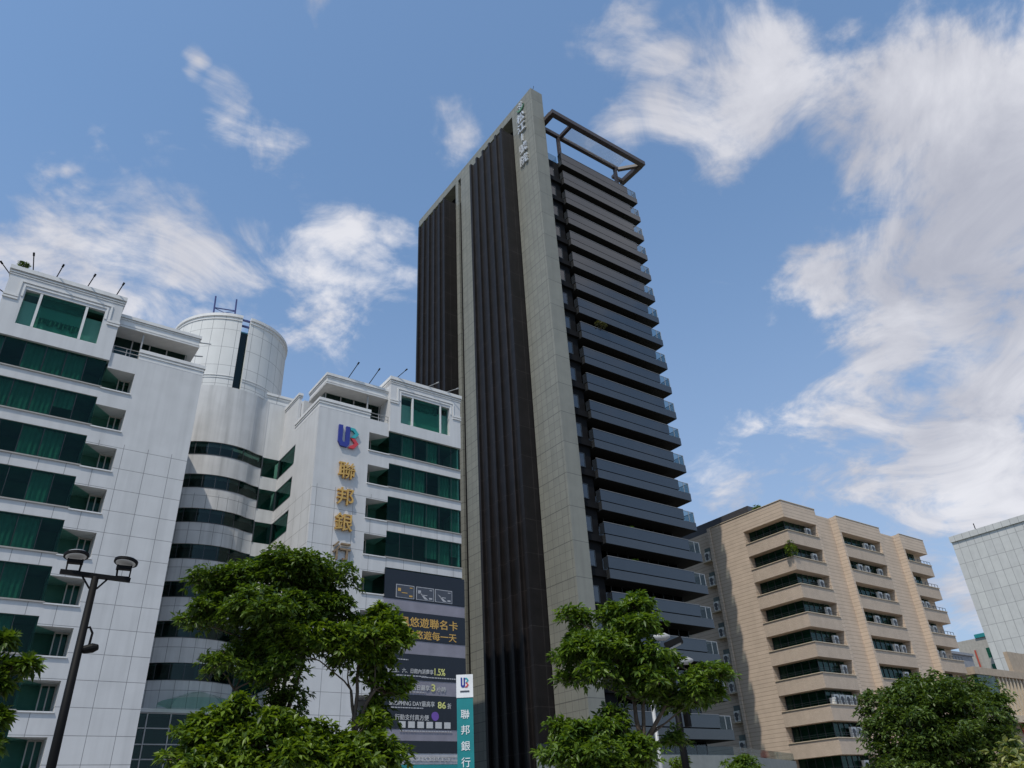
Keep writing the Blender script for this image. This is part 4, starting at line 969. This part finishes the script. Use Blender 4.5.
tree('broadleaf_tree', b1, [tr(282, 735, .6), tr(278, 690, .6), tr(262, 650, 1), tr(285, 610, .6), tr(235, 690, 0), tr(240, 755, -.6), tr(310, 625, .5)],
     [cl(285,575,D1,32,1), cl(235,580,D1+.8,32,1), cl(325,580,D1+.6,28,.8), cl(205,578,D1+.2,18,.9), cl(330,605,D1+.5,26,.7), cl(265,612,D1-.6,38,.9), cl(212,612,D1+.3,24,.9), cl(190,618,D1,13,.9), cl(300,610,D1-.4,28,.9),
      cl(280,640,D1-.4,30,.9), cl(245,652,D1+.6,24,.7), cl(217,662,D1-.2,19,.8), cl(262,672,D1-.5,20,.7), cl(282,672,D1-.9,22,.8), cl(285,695,D1,18,.7), cl(270,712,D1,18,.7), cl(290,720,D1+.2,16,.6)],
     M['leaf_deep'], 'taller spreading tree with small dark green leaves before the round court of the bank', .21, .085, 8, 16, trunk_r=.13)
SHR = .95
b1 = at_dist(225, 768, D1-1.8); b1 = (b1[0], b1[1], 0)
tree('broadleaf_tree', b1, [tr(226, 758, -1.8), tr(215, 745, -1.8), tr(260, 745, -1.8)],
     [cl(238,718,D1-1.2,30,1), cl(203,735,D1-1.4,27,1), cl(270,735,D1-1.6,32,1), cl(230,755,D1-2,34,1), cl(188,758,D1-1.4,21,1), cl(290,765,D1-2,34,1), cl(250,770,D1-2,30,1), cl(205,770,D1-2,26,1)],
     M['leaf_bright'], 'low bright yellow green tree crown at the foot of the bank', .26, .11, 8, 15, trunk_r=.09)
D2 = 26; SHR = 1.0
b2 = at_dist(643, 768, D2); b2 = (b2[0], b2[1], 0)
tr = lambda x, y, dd=0: at_dist(x, y, D2+dd)
tree('broadleaf_tree', b2, [tr(643, 745), tr(643, 690), tr(633, 700, .4), tr(690, 672), tr(615, 650), tr(600, 745, -.5)],
     [cl(635,605,D2,24,1), cl(612,615,D2+.5,22,1), cl(640,625,D2-.6,26,1), cl(610,645,D2-.6,32,1), cl(575,618,D2+.3,18,1), cl(580,650,D2,26,1), cl(562,655,D2+.2,15,1), cl(598,670,D2-.5,26,.9), cl(568,675,D2,17,.9), cl(580,635,D2+.5,18,.9),
      cl(640,655,D2-.4,28,1), cl(660,675,D2-.9,22,1), cl(670,660,D2-.4,15,1), cl(655,690,D2,22,.9), cl(630,680,D2,24,.9), cl(690,690,D2-.3,22,.9), cl(705,675,D2-.2,18,1), cl(722,672,D2-.1,12,1), cl(700,698,D2+.2,16,.9), cl(680,705,D2+.3,18,.8), cl(715,692,D2+.2,12,.8),
      cl(575,735,D2-1.2,26,1), cl(560,728,D2-1,14,1), cl(605,735,D2-1,26,1), cl(555,755,D2-1.4,18,1), cl(590,760,D2-1.6,34,1), cl(630,745,D2-1.4,24,1), cl(640,760,D2-1.2,20,.9), cl(612,712,D2-.6,14,.8), cl(673,740,D2+.5,14,.4), cl(620,770,D2-1.4,26,1)],
     M['leaf_mid'], 'broadleaf tree standing in front of the tower base, its low boughs reaching the frame bottom', .23, .095, 8, 18, trunk_r=.12)
D3 = 38; SHR = .9
b3 = at_dist(945, 768, D3); b3 = (b3[0], b3[1], 0)
tr = lambda x, y, dd=0: at_dist(x, y, D3+dd)
tree('dense_tree', b3, [tr(942, 755), tr(935, 715), tr(900, 720), tr(975, 720), tr(930, 690)],
     [cl(925,682,D3,24,1), cl(905,690,D3,26,1), cl(950,690,D3,26,1), cl(935,705,D3-1,36,1), cl(890,700,D3+.5,24,1), cl(868,700,D3,14,1), cl(975,695,D3+.5,24,1), cl(995,700,D3,20,1), cl(1000,715,D3,18,.9), cl(885,722,D3-.5,28,1), cl(920,725,D3-1.5,34,1), cl(965,722,D3-1.2,32,1),
      cl(880,745,D3-.5,22,1), cl(905,752,D3-1,30,1), cl(945,748,D3-1,28,.8), cl(980,745,D3-.6,30,1), cl(1000,740,D3,22,.9), cl(925,770,D3-1,34,.9), cl(970,770,D3-.6,34,.9), cl(892,768,D3-.4,22,.9), cl(868,712,D3+.2,12,.9), cl(1008,728,D3+.4,16,.8)],
     M['leaf_dark'], 'rounded dark green tree with small leaves in front of the tan building', .20, .09, 7, 9, trunk_r=.17)
D4 = 13; SHR = .9
b4 = at_dist(-30, 768, D4); b4 = (b4[0], b4[1], 0)
tr = lambda x, y, dd=0: at_dist(x, y, D4+dd)
tree('broadleaf_tree', b4, [tr(-30, 745), tr(-20, 690), tr(-10, 670)],
     [cl(-14,665,D4,14,.7), cl(0,640,D4,8,.6), cl(10,668,D4,10,.7), cl(27,664,D4,8,.6), cl(-18,690,D4,16,.7), cl(0,682,D4,9,.6), cl(-18,722,D4,16,.7), cl(-3,716,D4,8,.7), cl(-30,650,D4,22,1), cl(-20,745,D4,20,1)],
     M['leaf_deep'], 'few leafy sprigs of a tree reaching in at the left edge', .15, .065, 7, 42, trunk_r=.09)
def shrub(name, x, y, D, rpx, mat, label, L=.16, W=.07, dens=30, cat='shrub', group='shrubs', k=1.):
    p = at_dist(x, y, D); r_ = rpx/F*np.linalg.norm(p-CAM)
    return tree(name, (p[0], p[1], 0), [(p[0], p[1], p[2]*.6), (p[0]+.2, p[1], p[2]-.3*r_)], [(p, r_, r_*.8, k), (p-[r_*.8, .2, r_*.5], r_*.7, r_*.6, k), (p+[r_*.7, .3, -r_*.4], r_*.8, r_*.6, k)], mat, label, L, W, 7, dens, group, .05, cat)
shrub('shrub', 745, 764, 33, 16, M['leaf_mid'], 'green bush top below the glass railed podium wall, next to the black lamp post')
shrub('shrub', 680, 764, 31, 10, M['leaf_bright'], 'small bright bush top between white and black lamp posts')
shrub('pale_leaf_shrub', 1014, 758, 20, 16, M['leaf_pale'], 'pale variegated leaves at the bottom right corner', .17, .08, 20, k=.6)
def potted(loc, r_, label, mat='leaf_mid', n=90, L=.25, group='plants on the buildings', flat_=.6):
    t = thing('balcony_plant', loc, label, 'plant', group); loc = np.array(loc, float)
    b = B(); limb(b, loc, loc+[0, 0, r_*.8], .04, .02, 4); b.build('stem', M['bark'], t, loc)
    u = rng.normal(size=(n, 3)); u /= np.linalg.norm(u, axis=1, keepdims=True); p = loc+[0, 0, r_*.9]+u*(rng.uniform(.2, 1, n)**.5)[:, None]*np.array([r_, r_*.6, r_*flat_])
    leaf_mesh('foliage', p, u+[0, 0, .6], 6, L, L*.45, M[mat], t, loc)
zr = lambda k: Zt-PT*k
potted((64.9, 63.92, zr(8)-.1), 1.05, 'bushy plant spilling over a balcony rail high on the tower', 'leaf_olive', 90, .26, flat_=.45)
for k_, x_, nm in ((2, 67.5, 'third'), (3, 66.0, 'fourth'), (4, 69.4, 'fifth'), (11, 64.6, 'twelfth'), (13, 65.2, 'fourteenth'), (14, 66.1, 'fifteenth')):
    potted((x_, 64.55, zr(k_)-.5), .5, f'tiny plant behind the rail of the {nm} tower balcony from the top', n=30, L=.2)
potted((64.9, 64.6, zr(1)-.5), .55, 'small plant on the second highest tower balcony', n=40)
potted((65.8, 64.6, zr(16)-.5), .7, 'thin plant on the tower balcony below the lowest bluish pair', n=26)
potted((65.9, 64.6, zr(15)-.5), .65, 'thin plant on a lower bluish tower balcony', n=26)
potted((101.2, 69.9, 43.1), 1.1, 'green plant on the roof corner of the tan building', n=110, L=.3)
potted((98.95, 64.2, z0-PF), 1.25, 'bright green climbing plant on the corner ledge of the tan building', 'leaf_bright', 110, .28, flat_=1.1)
potted((-3.4, 64.0, 44.66), .5, 'dark little plants on the roof corner of the left bank wing', 'leaf_dark', 60, .2)

# ------------------------------------------------------------------ lamp posts
Dl = 16
top = at_dist(95.5, 577, Dl); x, y = top[0], top[1]; ztop = top[2]
lp = thing('floodlight_post', (x, y, 0), 'black post with two round floodlights on a crossarm at the left', 'lamp post')
b = B(); b.tube([(x, y, 0), (x, y, ztop)], [.092, .062], 14); b.build('pole', M['black_metal'], lp, smooth=True)
va = math.atan2(y, x); ux = np.array([math.sin(va), -math.cos(va), 0]); un = np.array([-math.cos(va), -math.sin(va), 0])
c0 = np.array([x, y, ztop])
b = B(); b.bar(c0-ux*.60+[0,0,.05], c0+ux*.60+[0,0,-.01], .09, .075)
for s_ in (-1, 1): b.bar(c0+ux*.06*s_-[0, 0, .22], c0+ux*.24*s_+[0, 0, .02], .03, .03)
b.build('crossarm', M['black_metal'], lp)
for s_ in (-.40, .46):
    h = c0+ux*s_+[0, 0, .06-.04*s_]
    b = B(); ax = np.array([0, 0, 1.])-un*.12+ux*(-.06 if s_ < 0 else .12); ax /= np.linalg.norm(ax); side = ux
    hc = h+[0, 0, .29]
    b.disc(hc-ax*.02, ax, .215, .05, 24); b.bar(hc-ax*.12-side*.135, hc-ax*.12+side*.135, .12, .07)
    hd = b.build('floodlight', M['black_metal'], lp)
    b = B(); b.tube([hc-ax*.021, hc-ax*.035], [.18, .172], 24); b.build('lens', M['lens'], hd)
    b = B(); b.disc(hc+ax*.042, ax, .17, .02, 22); b.build('back_plate', M['lens'], hd)
    b = B()
    for e in (-1, 1): b.bar(h+side*.11*e, hc+side*.12*e-ax*.06, .022, .03)
    b.bar(h-side*.11, h+side*.11, .05, .025); b.build('bracket', M['black_metal'], hd)
cz = at_dist(88, 650, Dl); b = B(); c1 = np.array([x, y, cz[2]])
b.tube([c1+[0,0,.36], c1+ux*.10+[0,0,.40], c1+ux*.16+[0,0,.30], c1+ux*.15+[0,0,.06]], .022, 8); b.tube([c1+ux*.04+[0,0,-.02], c1+ux*.08+[0,0,.0], c1+ux*.22+[0,0,.04], c1+ux*.3+[0,0,.05]+un*.03], [.03, .07, .085, .05], 12); b.build('camera_head', M['black_metal'], lp)
# white street lamp with two LED heads
Dw = 40
p0 = at_dist(661, 768, Dw); pt = at_dist(652, 690, Dw); hx, hy = p0[0], p0[1]
sl_ = thing('street_lamp', (hx, hy, 0), 'white street lamp with trident brace and two pale lamp heads behind the tree', 'lamp post')
ta = math.atan2(hy, hx); vx = np.array([math.sin(ta), -math.cos(ta), 0])
h1 = at_dist(661, 637, Dw); h2 = at_dist(684, 661, Dw)
bz = at_dist(655, 705, Dw)[2]
b = B(); b.tube([(hx, hy, 0), (hx, hy, bz)], [.11, .09], 10); b.build('pole', M['white_metal'], sl_, smooth=True)
bp = np.array([hx, hy, bz]); b = B()
for s_, e in ((-.5, 1.7), (.1, 1.9), (.62, 1.8)): b.tube([bp-[0, 0, .2], bp+vx*s_*.75+[0, 0, .5], bp+vx*s_+[0, 0, e]], .05, 8)
b.bar(bp-vx*.3+[0, 0, .35], bp+vx*.25+[0, 0, .35], .08, .08); b.build('trident_brace', M['white_metal'], sl_, smooth=True)
b = B(); b.tube([bp+vx*0+[0, 0, 1.6], (bp+h1)/2+[0, 0, .5], h1], .03, 8); b.tube([bp+vx*.4+[0, 0, 1.5], (bp+vx*.4+h2)/2+[0, 0, .3], h2], .03, 8); b.build('arm', M['white_metal'], sl_, smooth=True)
for h_ in (h1, h2):
    b = B(); b.tube([h_-vx*.45, h_-vx*.3, h_+vx*.2, h_+vx*.45], [.06, .16, .19, .05], 12)
    b.build('lamp_head', M['white_metal'], sl_, smooth=True)
# black post with a floodlight
Dk = 30
p0 = at_dist(686, 768, Dk); kz = at_dist(680, 668, Dk)[2]; kx, ky = p0[0], p0[1]
kp = thing('floodlight_post', (kx, ky, 0), 'black post with one dark floodlight standing right of the middle tree', 'lamp post')
b = B(); b.tube([(kx, ky, 0), (kx, ky, kz)], [.15, .11], 12); b.build('pole', M['black_metal'], kp, smooth=True)
hk = np.array([kx, ky, kz]); b = B(); b.tube([hk, hk+[0, 0, .8]], .05, 8); b.bar(hk+[0, 0, .8]-vx*.1, hk+[0, 0, 1.0]+vx*.55, .4, .22); hd = b.build('floodlight', M['black_metal'], kp)
b = B(); b.bar(hk+[0, 0, .66]-vx*.02, hk+[0, 0, .87]+vx*.5, .34, .02); b.build('lens', M['lens'], hd)
b = B(); zb_ = at_dist(682, 715, Dk)[2]; b.box(kx+.15, kx+.3, ky-.3, ky-.1, zb_-.4, zb_+.3); b.build('control_box', M['black_metal'], kp)

for o in list(bpy.data.objects):
    if o.type == 'MESH' and not o.users_collection: bpy.data.objects.remove(o)
